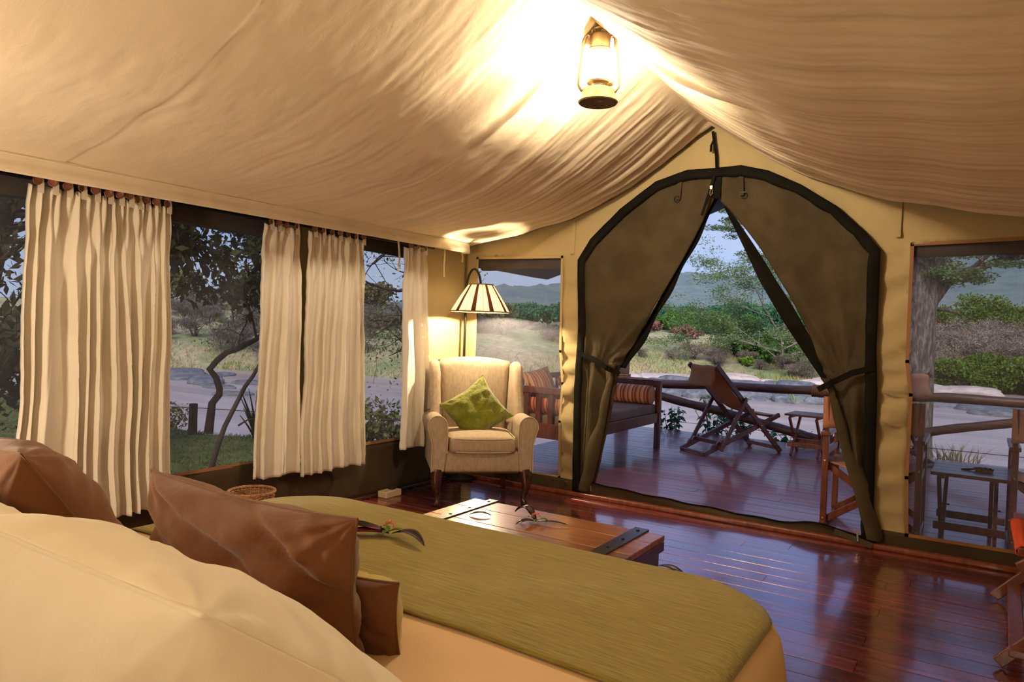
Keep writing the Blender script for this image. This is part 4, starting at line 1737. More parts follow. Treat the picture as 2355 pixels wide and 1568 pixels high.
# ---- sling deck chair seen through the doorway; local y points the way the sitter faces
def deck_chair(label, loc, rot, mat, group=None):
    r = thing('deck_chair', label, 'deck chair', loc, rot, group)
    W = 0.235
    for s in (-1, 1):
        x = s * W
        # long back rail: foot at the front, head at the back
        bar(r, 'back_rail', (x, 1.035, 0.012), (x, 0.09, 0.975), 0.028, 0.052, mat, (0, 1, 1))
        xi = s * (W - 0.032)
        bar(r, 'seat_rail', (xi, -0.01, 0.012), (xi, 1.03, 0.425), 0.028, 0.050, mat)
        xo = s * (W + 0.030)
        bar(r, 'prop', (xo, 0.495, 0.625), (xo, 0.165, 0.055), 0.026, 0.042, mat, (0, 1, 0))
        # notched rack on the seat rail
        mb = MB()
        for k in range(3):
            y = 0.10 + k * 0.055
            mb.prism([(y - 0.02, 0.055 + (y + 0.01) * 0.397 - 0.02), (y + 0.028, 0.055 + (y + 0.01) * 0.397 - 0.005), (y + 0.022, 0.085 + y * 0.397), (y + 0.006, 0.075 + y * 0.397)], 0.026, lambda a, b, c, xi=xi: (xi - 0.013 + c, a, b))
        mb.build('notch_rack', mat, r, False)
        mb = MB()
        for (yy, zz) in ((0.49, 0.605), (0.735, 0.315)):
            mb.lathe([(0.0, 0.0), (0.009, 0.0), (0.009, 0.004), (0.0, 0.006)], 10, Matrix.Translation((x + s * (0.045 if yy < 0.6 else 0.016), yy, zz)) @ Matrix.Rotation(s * PI / 2, 4, 'Y'), False, False)
        mb.build('bolt', M['brass'], r)
    bar(r, 'rear_stretcher', (-W + 0.03, 0.0, 0.02), (W - 0.03, 0.0, 0.02), 0.045, 0.024, mat)
    bar(r, 'prop_stretcher', (-W - 0.03, 0.20, 0.125), (W + 0.03, 0.20, 0.125), 0.024, 0.045, mat)
    bar(r, 'front_stretcher', (-W, 0.97, 0.06), (W, 0.97, 0.06), 0.024, 0.040, mat)
    bar(r, 'head_rail', (-W, 0.125, 0.93), (W, 0.125, 0.93), 0.05, 0.032, mat)
    bar(r, 'seat_front_rail', (-W + 0.02, 0.98, 0.405), (W - 0.02, 0.98, 0.405), 0.05, 0.030, mat)
    # hanging sling
    p0, p1 = Vector((0, 0.115, 0.945)), Vector((0, 0.985, 0.425))
    P = np.zeros((20, 9, 3))
    for i in range(20):
        t = i / 19
        c = p0.lerp(p1, t)
        sagv = 0.16 * math.sin(t * PI) ** 1.0 * (0.6 + 0.8 * t)
        for j in range(9):
            u = j / 8 * 2 - 1
            P[i, j] = (u * (W - 0.045), c.y - sagv * 0.35, c.z - sagv * 0.9 + 0.02 * u * u * math.sin(t * PI))
    mb = MB()
    mb.grid(P)
    sl = mb.build('sling', M['sling'], r, True, 80, solid=0.004)
    # loose flap of canvas folded over the head rail
    P = np.zeros((12, 9, 3))
    for i in range(12):
        t = i / 11
        for j in range(9):
            u = j / 8 * 2 - 1
            if t < 0.35:
                a = PI * t / 0.35
                y, z = 0.125 - 0.034 * math.cos(a) * -1 - 0.0, 0.93 + 0.036 * math.sin(a)
                y = 0.125 + 0.034 * math.cos(a)
            else:
                k = (t - 0.35) / 0.65
                y, z = 0.091 - 0.02 * k + 0.012 * math.sin(k * 5), 0.93 - 0.19 * k
            P[i, j] = (u * (W - 0.03 if t < 0.6 else W - 0.028), y, z + 0.004 * math.sin(u * 5))
    mb = MB()
    mb.grid(P)
    mb.build('head_flap', M['sling'], sl, True, 80, solid=0.004)
    return r


hd = math.atan2(-0.545, 0.838)
deck_chair('folding sling deck chair with tan canvas, framed by the open doorway', (-2.605, 7.743, DZ), hd, DW)
deck_chair('sling deck chair half hidden behind the right doorpost, seen through the right window', (-0.45, 8.62, DZ), math.radians(62), DW)


def folding_table(label, loc, rot, L, W, H, mat):
    r = thing('folding_table', label, 'table', loc, rot)
    # top of narrow boards
    n = 4
    for k in range(n):
        y = (k - (n - 1) / 2) * W / n
        bar(r, 'top_board', (-L / 2, y, H - 0.011), (L / 2, y, H - 0.011), W / n - 0.002, 0.022, mat, (0, 0, 1), 0.003)
    for x in (-L * 0.36, L * 0.30):
        bar(r, 'batten', (x, -W / 2 + 0.02, H - 0.032), (x, W / 2 - 0.02, H - 0.032), 0.035, 0.02, mat)
    for s, x in ((-1, -L * 0.36), (1, L * 0.30)):
        for q, off in ((-1, 0.0), (1, 0.026)):
            xx = x + s * 0.0 + off - 0.013
            bar(r, 'leg', (xx, q * W * 0.42, H - 0.04), (xx, -q * W * 0.42, 0.0), 0.024, 0.036, mat, (0, 1, 0))
        mb = MB()
        mb.tube([(x - 0.026, 0, H * 0.48), (x + 0.042, 0, H * 0.48)], 0.006, 8)
        mb.build('pivot_bolt', M['iron'], r)
    for y, z in ((-W * 0.30, 0.115), (W * 0.32, 0.13)):
        bar(r, 'stretcher', (-L * 0.36 - 0.04, y, z), (L * 0.30 + 0.07, y, z), 0.022, 0.05, mat)
    return r


folding_table('small folding side table on the deck beyond the door, beside the deck chair', (-1.56, 8.56, DZ), math.radians(-4), 0.43, 0.42, 0.46, M['redwood'])
folding_table('low folding table with a woven ashtray, in front of the right window', (-0.015, 5.62, DZ), math.radians(-1.0), 0.43, 0.52, 0.475, DW)
at = thing('ashtray', 'patterned round woven dish on the low folding table by the right window', 'dish', (0.055, 5.60, DZ + 0.475))
mb = MB()
mb.lathe([(0.0, 0.004), (0.042, 0.004), (0.050, 0.016), (0.054, 0.020), (0.050, 0.004), (0.044, 0.0), (0.0, 0.0)], 24, None, False, False)
mb.build('bowl', M['rope'], at)
mb = MB()
for k in range(10):
    a = 2 * PI * k / 10
    mb.beam((0.044 * math.cos(a), 0.044 * math.sin(a), 0.012), (0.055 * math.cos(a + 0.2), 0.055 * math.sin(a + 0.2), 0.020), 0.010, 0.003)
mb.build('pattern_weave', M['tape'], at)
mb = MB()
mb.tube([(-0.045, 0.0, 0.012), (-0.09, -0.01, 0.006), (-0.125, -0.015, 0.004)], [0.004, 0.008, 0.004], 6)
mb.build('spoon', M['iron'], at)


# ---- director's chairs, backs to the tent
def director_chair(label, x0, x1, y0, y1, mat, canvas):
    cx, cy = (x0 + x1) / 2, (y0 + y1) / 2
    r = thing('director_chair', label, 'chair', (cx, cy, DZ))
    w, d = (x1 - x0) / 2, (y1 - y0) / 2
    for s in (-1, 1):
        x = s * w
        for y in (-d, d):
            bar(r, 'leg', (x, y, 0.0), (x, y, 0.635), 0.040, 0.034, mat, (0, 1, 0))
        bar(r, 'armrest', (x, -d - 0.035, 0.648), (x, d + 0.06, 0.648), 0.062, 0.026, mat)
        for z in (0.40, 0.52):
            bar(r, 'side_rail', (x, -d, z), (x, d, z), 0.022, 0.05, mat)
        bar(r, 'foot_rail', (x, -d - 0.05, 0.03), (x, d + 0.05, 0.03), 0.035, 0.03, mat)
        bar(r, 'back_post', (x, -d + 0.012, 0.64), (x, -d + 0.0, 0.90), 0.030, 0.026, mat, (0, 1, 0))
        mb = MB()
        for z in (0.06, 0.46):
            mb.lathe([(0.0, 0.0), (0.008, 0.0), (0.007, 0.004), (0.0, 0.005)], 10, Matrix.Translation((x, -d - 0.018, z)) @ Matrix.Rotation(PI / 2, 4, 'X'), False, False)
        mb.build('bolt', M['brass'], r)
    # crossed legs front and back
    for y in (-d + 0.03, d - 0.03):
        bar(r, 'cross_leg', (-w, y, 0.04), (w, y + 0.012, 0.43), 0.024, 0.045, mat)
        bar(r, 'cross_leg', (-w, y + 0.026, 0.43), (w, y + 0.03, 0.04), 0.024, 0.045, mat)
    P = np.zeros((11, 8, 3))
    for i in range(11):
        u = i / 10 * 2 - 1
        for j in range(8):
            v = j / 7
            P[i, j] = (u * w * 0.97, lerp(-d + 0.02, d, v), 0.455 - 0.045 * (1 - u * u))
    mb = MB()
    mb.grid(P)
    mb.build('seat', canvas, r, True, 80, solid=0.005)
    P = np.zeros((17, 7, 3))
    for i in range(17):
        u = i / 16 * 2 - 1
        for j in range(7):
            v = j / 6
            P[i, j] = (u * (w + 0.022), -d - 0.022 + 0.055 * (1 - u ** 4) - 0.0, lerp(0.685, 0.905, v) - 0.012 * (1 - u * u) * (1 if v > 0.5 else -0.5))
    mb = MB()
    mb.grid(P)
    mb.build('back_sling', canvas, r, True, 80, solid=0.006)
    return r


director_chair("director's chair with tan canvas back, standing behind the right door flap", -0.868, -0.30, 5.39, 5.86, M['redwood'], M['sling'])
director_chair("director's chair cut off by the right picture edge, beyond the low folding table", 0.215, 0.78, 5.55, 6.0, DW, M['sling'])

# ---- day bed with slatted ends
db = thing('day_bed', 'wooden day bed with taupe mattress and striped bolsters on the deck', 'day bed', (-3.50, 6.78, DZ))
hx, hy = 0.46, 1.0
for sx in (-1, 1):
    for sy in (-1, 1):
        bar(db, 'post', (sx * hx, sy * hy, 0), (sx * hx, sy * hy, 0.765), 0.06, 0.06, M['redwood'], (0, 1, 0))
for sy in (-1, 1):
    bar(db, 'end_rail', (-hx, sy * hy, 0.735), (hx, sy * hy, 0.735), 0.045, 0.06, M['redwood'])
    bar(db, 'end_rail', (-hx, sy * hy, 0.36), (hx, sy * hy, 0.36), 0.04, 0.14, M['redwood'])
    for k in range(6):
        x = lerp(-hx, hx, (k + 1) / 7)
        bar(db, 'end_slat', (x, sy * hy, 0.42), (x, sy * hy, 0.715), 0.055, 0.022, M['redwood'], (0, 1, 0))
bar(db, 'side_rail', (hx, -hy, 0.345), (hx, hy, 0.345), 0.035, 0.11, M['redwood'])
bar(db, 'side_rail', (-hx, -hy, 0.345), (-hx, hy, 0.345), 0.035, 0.11, M['redwood'])
bar(db, 'back_rail', (-hx, -hy, 0.80), (-hx, hy, 0.80), 0.04, 0.06, M['redwood'])
for k in range(10):
    y = lerp(-hy, hy, (k + 1) / 11)
    bar(db, 'back_slat', (-hx, y, 0.42), (-hx, y, 0.78), 0.05, 0.022, M['redwood'], (1, 0, 0))
soft_box((0.0, 0, 0.445), (0.90, 1.93, 0.11), 0.03, 'mattress', M['mattress'], db, 4)


def bolster(label, loc, L, r):
    root = thing('bolster', label, 'bolster', loc)
    mb = MB()
    prof = [(0.0, -L / 2), (r * 0.8, -L / 2), (r * 0.97, -L / 2 + 0.01), (r, -L / 2 + 0.03), (r * 1.02, 0), (r, L / 2 - 0.03), (r * 0.97, L / 2 - 0.01), (r * 0.8, L / 2), (0.0, L / 2)]
    mb.lathe(prof, 28, Matrix.Rotation(PI / 2, 4, 'Y'), False, False)
    mb.build('cover', M['stripe_x'], root, True, 60)
    for x in (-L / 2 + 0.012, L / 2 - 0.012):
        mb = MB()
        ring = [(x, r * math.cos(a), r * math.sin(a)) for a in np.linspace(0, 2 * PI, 33)]
        mb.tube(ring, 0.006, 6, cap=False)
        mb.build('piping', M['trim'], root)
    return root


bolster('orange striped bolster against the far end of the day bed', (-3.50, 7.64, DZ + 0.50 + 0.105), 0.88, 0.105)
bolster('orange striped bolster against the near end of the day bed, behind its slats', (-3.50, 5.92, DZ + 0.50 + 0.105), 0.88, 0.105)
pillow('cushion', 'striped scatter cushion on the day bed, the flatter left one', 0.42, 0.42, 0.13, M['stripe_y'], frame((-3.74, 6.35, 0.66), (0.15, 1, 0.15), (-0.35, 0.1, 0.9)), 0.05, 6, 0.005, cat='cushion', n=24)
pillow('cushion', 'striped scatter cushion standing with its corner up on the day bed', 0.40, 0.40, 0.13, M['stripe_y'], frame((-3.66, 6.90, 0.69), (0.1, 0.8, 0.55), (-0.3, -0.55, 0.8)), 0.05, 7, 0.005, cat='cushion', n=24)

# ---- gum-pole railing along the deck's edge
RY = 9.26


def wobble(p0, p1, n, a, seed):
    p0, p1 = Vector(p0), Vector(p1)
    out = []
    for i in range(n):
        t = i / (n - 1)
        p = p0.lerp(p1, t)
        p.z += a * float(vn1(t * 4, seed))
        p.y += a * float(vn1(t * 4, seed + 1))
        out.append(p)
    return out


POSTX = (-4.62, -3.95, -1.47, 0.98, 3.1)
POSTS = {}
for i, x in enumerate(POSTX):
    if i in (0, 1):
        continue
    lab = ['railing post at the left corner of the deck', '', 'railing post bound with rope, right of the deck chair', "railing post beyond the right-hand director's chair", 'railing post at the far right of the deck'][i]
    r = thing('railing_post', lab, 'post', (x, RY, -0.05))
    mb = MB()
    mb.tube(wobble((0, 0, 0), (0, 0, 0.62), 6, 0.008, i), 0.052, 12)
    mb.build('pole', M['pole'], r)
    mb = MB()
    for k in range(5):
        z = 0.44 + k * 0.020
        mb.tube([(0.058 * math.cos(a), 0.058 * math.sin(a), z + 0.004 * math.sin(a * 2)) for a in np.linspace(0, 2 * PI, 15)], 0.011, 6, cap=False)
    mb.build('lashing', M['rope'], r)
fp = thing('fly_pole', 'thick round roof pole at the railing, left of the open doorway', 'pole', (-4.17, RY + 0.06, -0.05))
mb = MB()
mb.tube(wobble((0, 0, 0), (0.01, 0, 2.35), 10, 0.012, 44), [0.105, 0.095, 0.085, 0.08, 0.078, 0.076, 0.074, 0.072, 0.07, 0.068], 14)
mb.build('pole', M['pole'], fp)
mb = MB()
for k in range(6):
    z = 0.60 + k * 0.024
    mb.tube([(0.092 * math.cos(a), 0.092 * math.sin(a), z) for a in np.linspace(0, 2 * PI, 17)], 0.013, 6, cap=False)
mb.build('lashing', M['rope'], fp)

RAILS = [
    ('handrail', 'long gum pole handrail behind the deck chair', (-4.22, RY, 0.585), (-1.38, RY, 0.640), 0.058),
    ('handrail', 'gum pole handrail seen through the right window', (-1.60, RY + 0.03, 0.638), (1.15, RY, 0.668), 0.054),
    ('handrail', 'gum pole handrail at the far right of the deck', (0.9, RY + 0.02, 0.66), (3.2, RY, 0.66), 0.052),
    ('diagonal_brace', 'slanting gum pole falling to the right under the handrail, behind the deck chair', (-3.95, RY + 0.02, 0.50), (-1.50, RY - 0.02, 0.045), 0.056),
    ('diagonal_brace', 'slanting gum pole rising to the right, seen through the right window', (-1.45, RY, 0.03), (0.98, RY, 0.60), 0.050),
    ('diagonal_brace', 'slanting gum pole at the far right of the deck', (0.98, RY, 0.55), (3.1, RY, 0.05), 0.050),
]
for i, (nm, lab, a, b, r_) in enumerate(RAILS):
    c = (Vector(a) + Vector(b)) / 2
    mb = MB()
    n_ = 24
    pts = wobble(Vector(a) - c, Vector(b) - c, n_, 0.014, 60 + i)
    mb.tube(pts, [r_ * (1 + 0.08 * float(vn1(k * 0.9, 70 + i))) for k in range(n_)], 14)
    o = mb.build(nm, M['pole'], None, True, 60, loc=c)
    tag(o, lab, 'rail')
mb = MB()
for k in range(9):
    x = -0.10 + k * 0.025
    mb.tube([(x + 0.006 * math.sin(a), 0.066 * math.cos(a), 0.066 * math.sin(a)) for a in np.linspace(0, 2 * PI, 17)], 0.013, 6, cap=False)
o = mb.build('rope_lashing', M['rope'], None, True, 60, loc=(-1.56, RY + 0.015, 0.638))
tag(o, 'sisal rope lashing wound round the joint of the handrails', 'rope')
mb = MB()
mb.tube([(-2.4, 0, 0.006), (0, 0, 0), (2.6, 0, 0.008)], 0.0035, 6)
for k in range(3):
    pass
o = mb.build('railing_wire', M['iron'], None, True, 60, loc=(-1.4, RY + 0.05, 0.085))
tag(o, 'thin wire strung low between the railing posts', 'wire')

# ---- fly sheet over the tent and deck
FR = 2.93
P = np.zeros((30, 41, 3))
for i in range(30):
    y = lerp(BACK, 7.6, i / 29)
    for j in range(41):
        u = j / 40 * 2 - 1
        dx = u * 2.86
        z = FR - (FR - 1.885) * abs(u) ** 0.92 - 0.03 * math.sin(abs(u) * PI)
        P[i, j] = (RIDGE_X + dx, y, z + 0.008 * math.sin(y * 3 + u * 5))
mb = MB()
mb.grid(P)
o = mb.build('roof_fly', M['fly'], None, True, 60, solid=0.006)
o['kind'] = 'structure'
mb = MB()
mb.tube([(RIDGE_X, 4.96, 2.80), (RIDGE_X, 7.6, 2.80)], 0.035, 10)
mb.tube([(RIDGE_X - 0.75, 6.35, 2.32), (RIDGE_X, 6.4, 2.77), (RIDGE_X + 0.75, 6.35, 2.32)], 0.02, 8)
o = mb.build('trim_6', M['mahogany'], None)
o['kind'] = 'structure'

# ================================================================ chest at the foot of the bed
cb = thing('blanket_chest', 'low honey brown wooden chest with iron straps at the foot of the bed', 'chest', (-1.52, 2.545, 0))
CH = M['chestwood']
L, Wc, Hc = 0.955, 0.50, 0.45
mb = MB()
mb.box((0, 0, 0.205), (L - 0.03, Wc - 0.03, 0.37))
mb.build('body', M['mahogany'], cb, True, 30, bevel=0.004)
for k, (y0, y1) in enumerate(((-0.25, -0.085), (-0.083, 0.105), (0.107, 0.25))):
    mb = MB()
    mb.box((0, (y0 + y1) / 2, Hc - 0.012), (L, y1 - y0, 0.024))
    mb.build('lid_board', CH, cb, True, 30, bevel=0.003)
mb = MB()
mb.box((0, 0, Hc - 0.045), (L, Wc, 0.040))
mb.build('lid_rim', M['mahogany'], cb, True, 30, bevel=0.004)
for sx in (-1, 1):
    for sy in (-1, 1):
        mb = MB()
        mb.box((sx * (L / 2 - 0.05), sy * (Wc / 2 - 0.05), 0.012), (0.07, 0.07, 0.024))
        mb.build('foot', M['mahogany'], cb, False)
for x, wd in ((-0.375, 0.050), (0.372, 0.062)):
    mb = MB()
    mb.box((x, 0.005, Hc + 0.003), (wd, Wc + 0.022, 0.006))
    mb.box((x, Wc / 2 + 0.013, Hc - 0.04), (wd, 0.005, 0.09))
    mb.box((x, -Wc / 2 - 0.010, Hc - 0.04), (wd, 0.005, 0.09))
    st = mb.build('strap', M['strap_iron'], cb, True, 30, bevel=0.001)
    mb = MB()
    for y in (-0.22, -0.07, 0.07, 0.22):
        mb.lathe([(0.008, 0.006), (0.006, 0.009), (0.0, 0.0095)], 10, None, False, False, (x, y, Hc))
    mb.build('rivet', M['iron'], st)

# ================================================================ flower sprigs laid out for the guests
M['leaf_purple'] = fabric('dark_purple_leaf', (0.018, 0.010, 0.012), (0.034, 0.018, 0.022), 0.35, 120, 0.1, 12)
M['leaf_magenta'] = fabric('magenta_leaf_underside', (0.26, 0.035, 0.085), (0.36, 0.07, 0.13), 0.4, 120, 0.1, 12)
M['leaf_green'] = fabric('bright_green_leaf', (0.075, 0.17, 0.010), (0.12, 0.25, 0.02), 0.45, 120, 0.1, 12)
M['petal'] = plain('pink_petal', (0.72, 0.28, 0.22), 0.6)


def leaf(root, p0, dirv, L, w, lift, mat, fold=0.25, curl=0.0, droop=0.0):
    """lance-shaped leaf lying along dirv from p0, midrib creased"""
    d = Vector((dirv[0], dirv[1], 0)).normalized()
    s = Vector((-d.y, d.x, 0))
    n, m = 16, 7
    P = np.zeros((n, m, 3))
    for i in range(n):
        t = i / (n - 1)
        hw = w / 2 * (math.sin(PI * min(1, t ** 0.8)) ** 0.75 if 0 < t < 1 else 0) + 0.0004
        bend = s * (curl * t * t)
        c = Vector(p0) + d * (L * t) + bend + Vector((0, 0, lift * math.sin(t * PI * 0.9) - droop * t * t))
        for j in range(m):
            u = j / (m - 1) * 2 - 1
            P[i, j] = c + s * (hw * u) + Vector((0, 0, fold * hw * abs(u)))
    mb = MB()
    mb.grid(P)
    return mb.build('leaf', mat, root, True, 80, solid=0.0012)


def sprig(name, label, loc, leaves, flower=True):
    r = thing(name, label, 'flower', loc)
    for l in leaves:
        leaf(r, *l)
    if flower:
        mb = MB()
        rr = random.Random(3)
        for k in range(18):
            a, e_ = rr.uniform(0, 2 * PI), rr.uniform(0, 1)
            x, y, z = 0.020 * math.cos(a) * e_, 0.020 * math.sin(a) * e_, 0.020 + 0.016 * (1 - e_ * e_) + rr.uniform(0, 0.006)
            for q in range(4):
                b = a + q * PI / 2
                mb.add([(x, y, z), (x + 0.006 * math.cos(b - .5), y + 0.006 * math.sin(b - .5), z + 0.003), (x + 0.009 * math.cos(b), y + 0.009 * math.sin(b), z + 0.002), (x + 0.006 * math.cos(b + .5), y + 0.006 * math.sin(b + .5), z + 0.003)], [(0, 1, 2, 3)])
        o = mb.build('blossom', M['petal'], r, False)
        leaf(r, (0.0, 0.0, 0.010), (-0.9, 0.3), 0.055, 0.024, 0.008, M['leaf_green'])
        leaf(r, (0.0, 0.0, 0.010), (0.9, 0.5), 0.050, 0.022, 0.008, M['leaf_green'])
        leaf(r, (0.0, 0.0, 0.010), (0.2, -0.9), 0.040, 0.018, 0.006, M['leaf_green'])
    return r


zb = bed_z(-1.45, 1.62) + 0.016
sprig('flower_sprig', 'pink flower with long dark purple leaves lying on the olive runner', (-1.475, 1.625, zb), [
    ((0, 0, 0.006), (-0.80, -0.55), 0.215, 0.052, 0.020, M['leaf_purple'], 0.3, -0.03),
    ((0, 0, 0.004), (-0.64, -0.72), 0.155, 0.036, 0.010, M['leaf_magenta'], 0.5, 0.0),
    ((0.01, 0, 0.006), (0.96, 0.05), 0.165, 0.042, 0.018, M['leaf_purple'], 0.3, -0.055)])
sprig('flower_sprig', 'dried flower with three brown leaves in the middle of the chest lid', (-1.545, 2.615, 0.4505), [
    ((0, 0, 0.004), (-0.98, 0.25), 0.125, 0.040, 0.045, M['leaf_purple'], 0.5, 0.01),
    ((0, 0, 0.004), (-0.25, -0.97), 0.110, 0.034, 0.012, M['leaf_purple'], 0.3, -0.01),
    ((0, 0, 0.004), (0.98, 0.15), 0.140, 0.024, 0.008, M['leaf_purple'], 0.3, 0.01)], True)
sprig('leaf', 'single dark leaf showing at the left of the chest lid, just over the runner', (-1.83, 2.52, 0.4505), [
    ((0, 0, 0.003), (0.85, 0.42), 0.10, 0.03, 0.012, M['leaf_purple'], 0.3, 0.0)], False)
sprig('leaf', 'dark leaf at the bedspread edge beside the chest corner', (-0.742, 1.945, bed_z(-0.73, 1.93) + 0.006), [
    ((0, 0, 0.002), (0.9, -0.25), 0.10, 0.028, 0.008, M['leaf_purple'], 0.3, 0.0, 0.012)], False)

# ================================================================ luggage rack at the right edge
lr = thing('luggage_rack', 'low folding wooden rack with orange red canvas at the right picture edge', 'luggage rack', (0.312, 3.87, 0.0))
rk = M['redwood']
for y in (-0.44, 0.44):
    bar(lr, 'cross_leg', (-0.205, y, 0.018), (0.165, y, 0.425), 0.024, 0.045, rk, (0, 0, 1))
    bar(lr, 'cross_leg', (0.165, y + 0.03 * (1 if y < 0 else -1), 0.018), (-0.145, y + 0.03 * (1 if y < 0 else -1), 0.425), 0.024, 0.045, rk, (0, 0, 1))
bar(lr, 'lower_rail', (-0.145, -0.50, 0.085), (-0.125, 0.46, 0.085), 0.055, 0.030, rk)
bar(lr, 'lower_rail', (0.115, -0.46, 0.085), (0.115, 0.46, 0.085), 0.045, 0.030, rk)
bar(lr, 'top_rail', (-0.125, -0.30, 0.430), (-0.115, 0.46, 0.430), 0.050, 0.034, rk)
bar(lr, 'top_rail', (0.165, -0.30, 0.430), (0.165, 0.46, 0.430), 0.050, 0.034, rk)
# canvas wound over both top rails
P = np.zeros((25, 12, 3))
for i in range(25):
    t = i / 24
    for j in range(12):
        y = lerp(-0.275, 0.30, j / 11)
        if t < 0.2:
            a = PI * (1.25 - t / 0.2 * 0.75)
            x, z = -0.122 + 0.034 * math.cos(a), 0.428 + 0.027 * math.sin(a)
        elif t > 0.8:
            a = PI * (0.5 - (t - 0.8) / 0.2 * 0.75)
            x, z = 0.165 + 0.034 * math.cos(a), 0.428 + 0.027 * math.sin(a)
        else:
            k = (t - 0.2) / 0.6
            x, z = lerp(-0.122, 0.165, k), 0.455 - 0.05 * math.sin(k * PI)
        P[i, j] = (x, y, z + 0.001 * math.sin(j * 2.0))
mb = MB()
mb.grid(P)
mb.build('canvas', M['orange'], lr, True, 60, solid=0.004)
# ================================================================ land, river and hill
def near_edge(x):
    return np.interp(x, [-70, -40, -24, -16, -12, -10, -6, 6, 30, 60], [7, 8.0, 9.6, 8.8, 8.3, 8.6, 10.0, 11.2, 12.5, 14])


def far_edge(x):
    return np.interp(x, [-90, -60, -40, -35, -30, -24, -18, -13, -8, 0, 20, 60], [13, 14.5, 17.5, 23, 25, 27, 40, 45, 45.5, 48, 50, 52])


WATER_Z = -1.5


def ground_z(x, y):
    x = np.asarray(x, float)
    y = np.asarray(y, float)
    ne, fe = near_edge(x), far_edge(x)
    zn = -0.50 + 0.05 * vn2(x * 0.7, y * 0.7, 3) - 2.6 * sstep(ne - 2.0, ne + 2.2, y) - 0.15 * sstep(-6.5, -4.5, x)
    df = y - fe
    # steep left-hand bank, gentler rise across from the door
    lb = sstep(-18, -28, x) * sstep(50, 38, y)
    zf = -2.4 + 1.8 * sstep(-3.0, 6.0, df) + lb * 3.2 * sstep(2, 26, df) + (1 - lb) * (0.7 * sstep(3, 14, df) + 0.022 * np.maximum(0, df - 6))
    zf = zf + 0.35 * vn2(x * 0.25, y * 0.25, 4) * sstep(1, 6, df) + 0.10 * vn2(x * 1.1, y * 1.1, 14) * sstep(0, 3, df)
    t = sstep(0.35, 0.65, (y - ne) / np.maximum(fe - ne, 1))
    return zn * (1 - t) + zf * t


def land_mat():
    m, t, b = nodes('river_bank_ground')
    co = coords(t)
    n1 = N(t, 'ShaderNodeTexNoise', Scale=0.16, Detail=6.0, Roughness=0.65)
    n2 = N(t, 'ShaderNodeTexNoise', Scale=2.4, Detail=5.0, Roughness=0.7)
    t.links.new(co, n1.inputs[0])
    t.links.new(co, n2.inputs[0])
    dry = ramp(t, n2.outputs[0], [(0.3, (0.26, 0.21, 0.12)), (0.7, (0.48, 0.40, 0.25))])
    grn = ramp(t, n2.outputs[0], [(0.3, (0.16, 0.185, 0.085)), (0.7, (0.27, 0.31, 0.15))])
    k = ramp(t, n1.outputs[0], [(0.44, (0, 0, 0)), (0.56, (1, 1, 1))])
    mx = N(t, 'ShaderNodeMixRGB')
    t.links.new(k, mx.inputs[0])
    t.links.new(dry, mx.inputs[1])
    t.links.new(grn, mx.inputs[2])
    t.links.new(mx.outputs[0], b.inputs['Base Color'])
    b.inputs['Roughness'].default_value = 1.0
    b.inputs['Specular IOR Level'].default_value = 0.1
    bump(t, b, n2.outputs[0], 0.6, 0.15)
    return m


def lawn_mat():
    m, t, b = nodes('short_lawn_turf')
    n2 = N(t, 'ShaderNodeTexNoise', Scale=5.0, Detail=5.0, Roughness=0.7)
    t.links.new(coords(t), n2.inputs[0])
    c = ramp(t, n2.outputs[0], [(0.3, (0.045, 0.050, 0.018)), (0.55, (0.090, 0.110, 0.030)), (0.8, (0.15, 0.15, 0.06))])
    t.links.new(c, b.inputs['Base Color'])
    b.inputs['Roughness'].default_value = 1.0
    b.inputs['Specular IOR Level'].default_value = 0.1
    return m


def grid_land(name, xs, ys, mat):
    X, Y = np.meshgrid(xs, ys, indexing='ij')
    Z = ground_z(X, Y)
    V = np.stack([X, Y, Z], -1).reshape(-1, 3)
    nx, ny = len(xs), len(ys)
    idx = np.arange(nx * ny).reshape(nx, ny)
    F = np.stack([idx[:-1, :-1], idx[1:, :-1], idx[1:, 1:], idx[:-1, 1:]], -1).reshape(-1, 4)
    o = np_mesh(name, V, F, mat, None, True)
    o['kind'] = 'structure'
    return o


xs = np.unique(np.concatenate([np.linspace(-90, -40, 40), np.linspace(-40, 30, 200), np.linspace(30, 60, 20)]))
ys_far = np.unique(np.concatenate([np.linspace(15, 80, 170), np.linspace(80, 330, 60)]))
grid_land('ground', xs, np.linspace(-8, 15, 60), lawn_mat())
grid_land('ground', np.concatenate([np.linspace(-420, -92, 60), xs, np.linspace(65, 200, 30)]), ys_far, land_mat())


def water_mat():
    m, t, b = nodes('muddy_river_water')
    n1 = N(t, 'ShaderNodeTexNoise', Scale=0.25, Detail=4.0)
    t.links.new(coords(t, (0.5, 3, 1)), n1.inputs[0])
    c = ramp(t, n1.outputs[0], [(0.35, (0.30, 0.22, 0.19)), (0.65, (0.42, 0.33, 0.29))])
    t.links.new(c, b.inputs['Base Color'])
    b.inputs['Roughness'].default_value = 0.28
    n2 = N(t, 'ShaderNodeTexNoise', Scale=1.0, Detail=5.0, Roughness=0.6)
    t.links.new(coords(t, (0.45, 2.2, 1)), n2.inputs[0])
    bump(t, b, n2.outputs[0], 0.35, 0.10)
    return m


mb = MB()
mb.add([(-140, 4, WATER_Z), (90, 4, WATER_Z), (90, 80, WATER_Z), (-140, 80, WATER_Z)], [(0, 1, 2, 3)])
o = mb.build('river', water_mat(), None, False)
tag(o, None, None, None, 'structure')


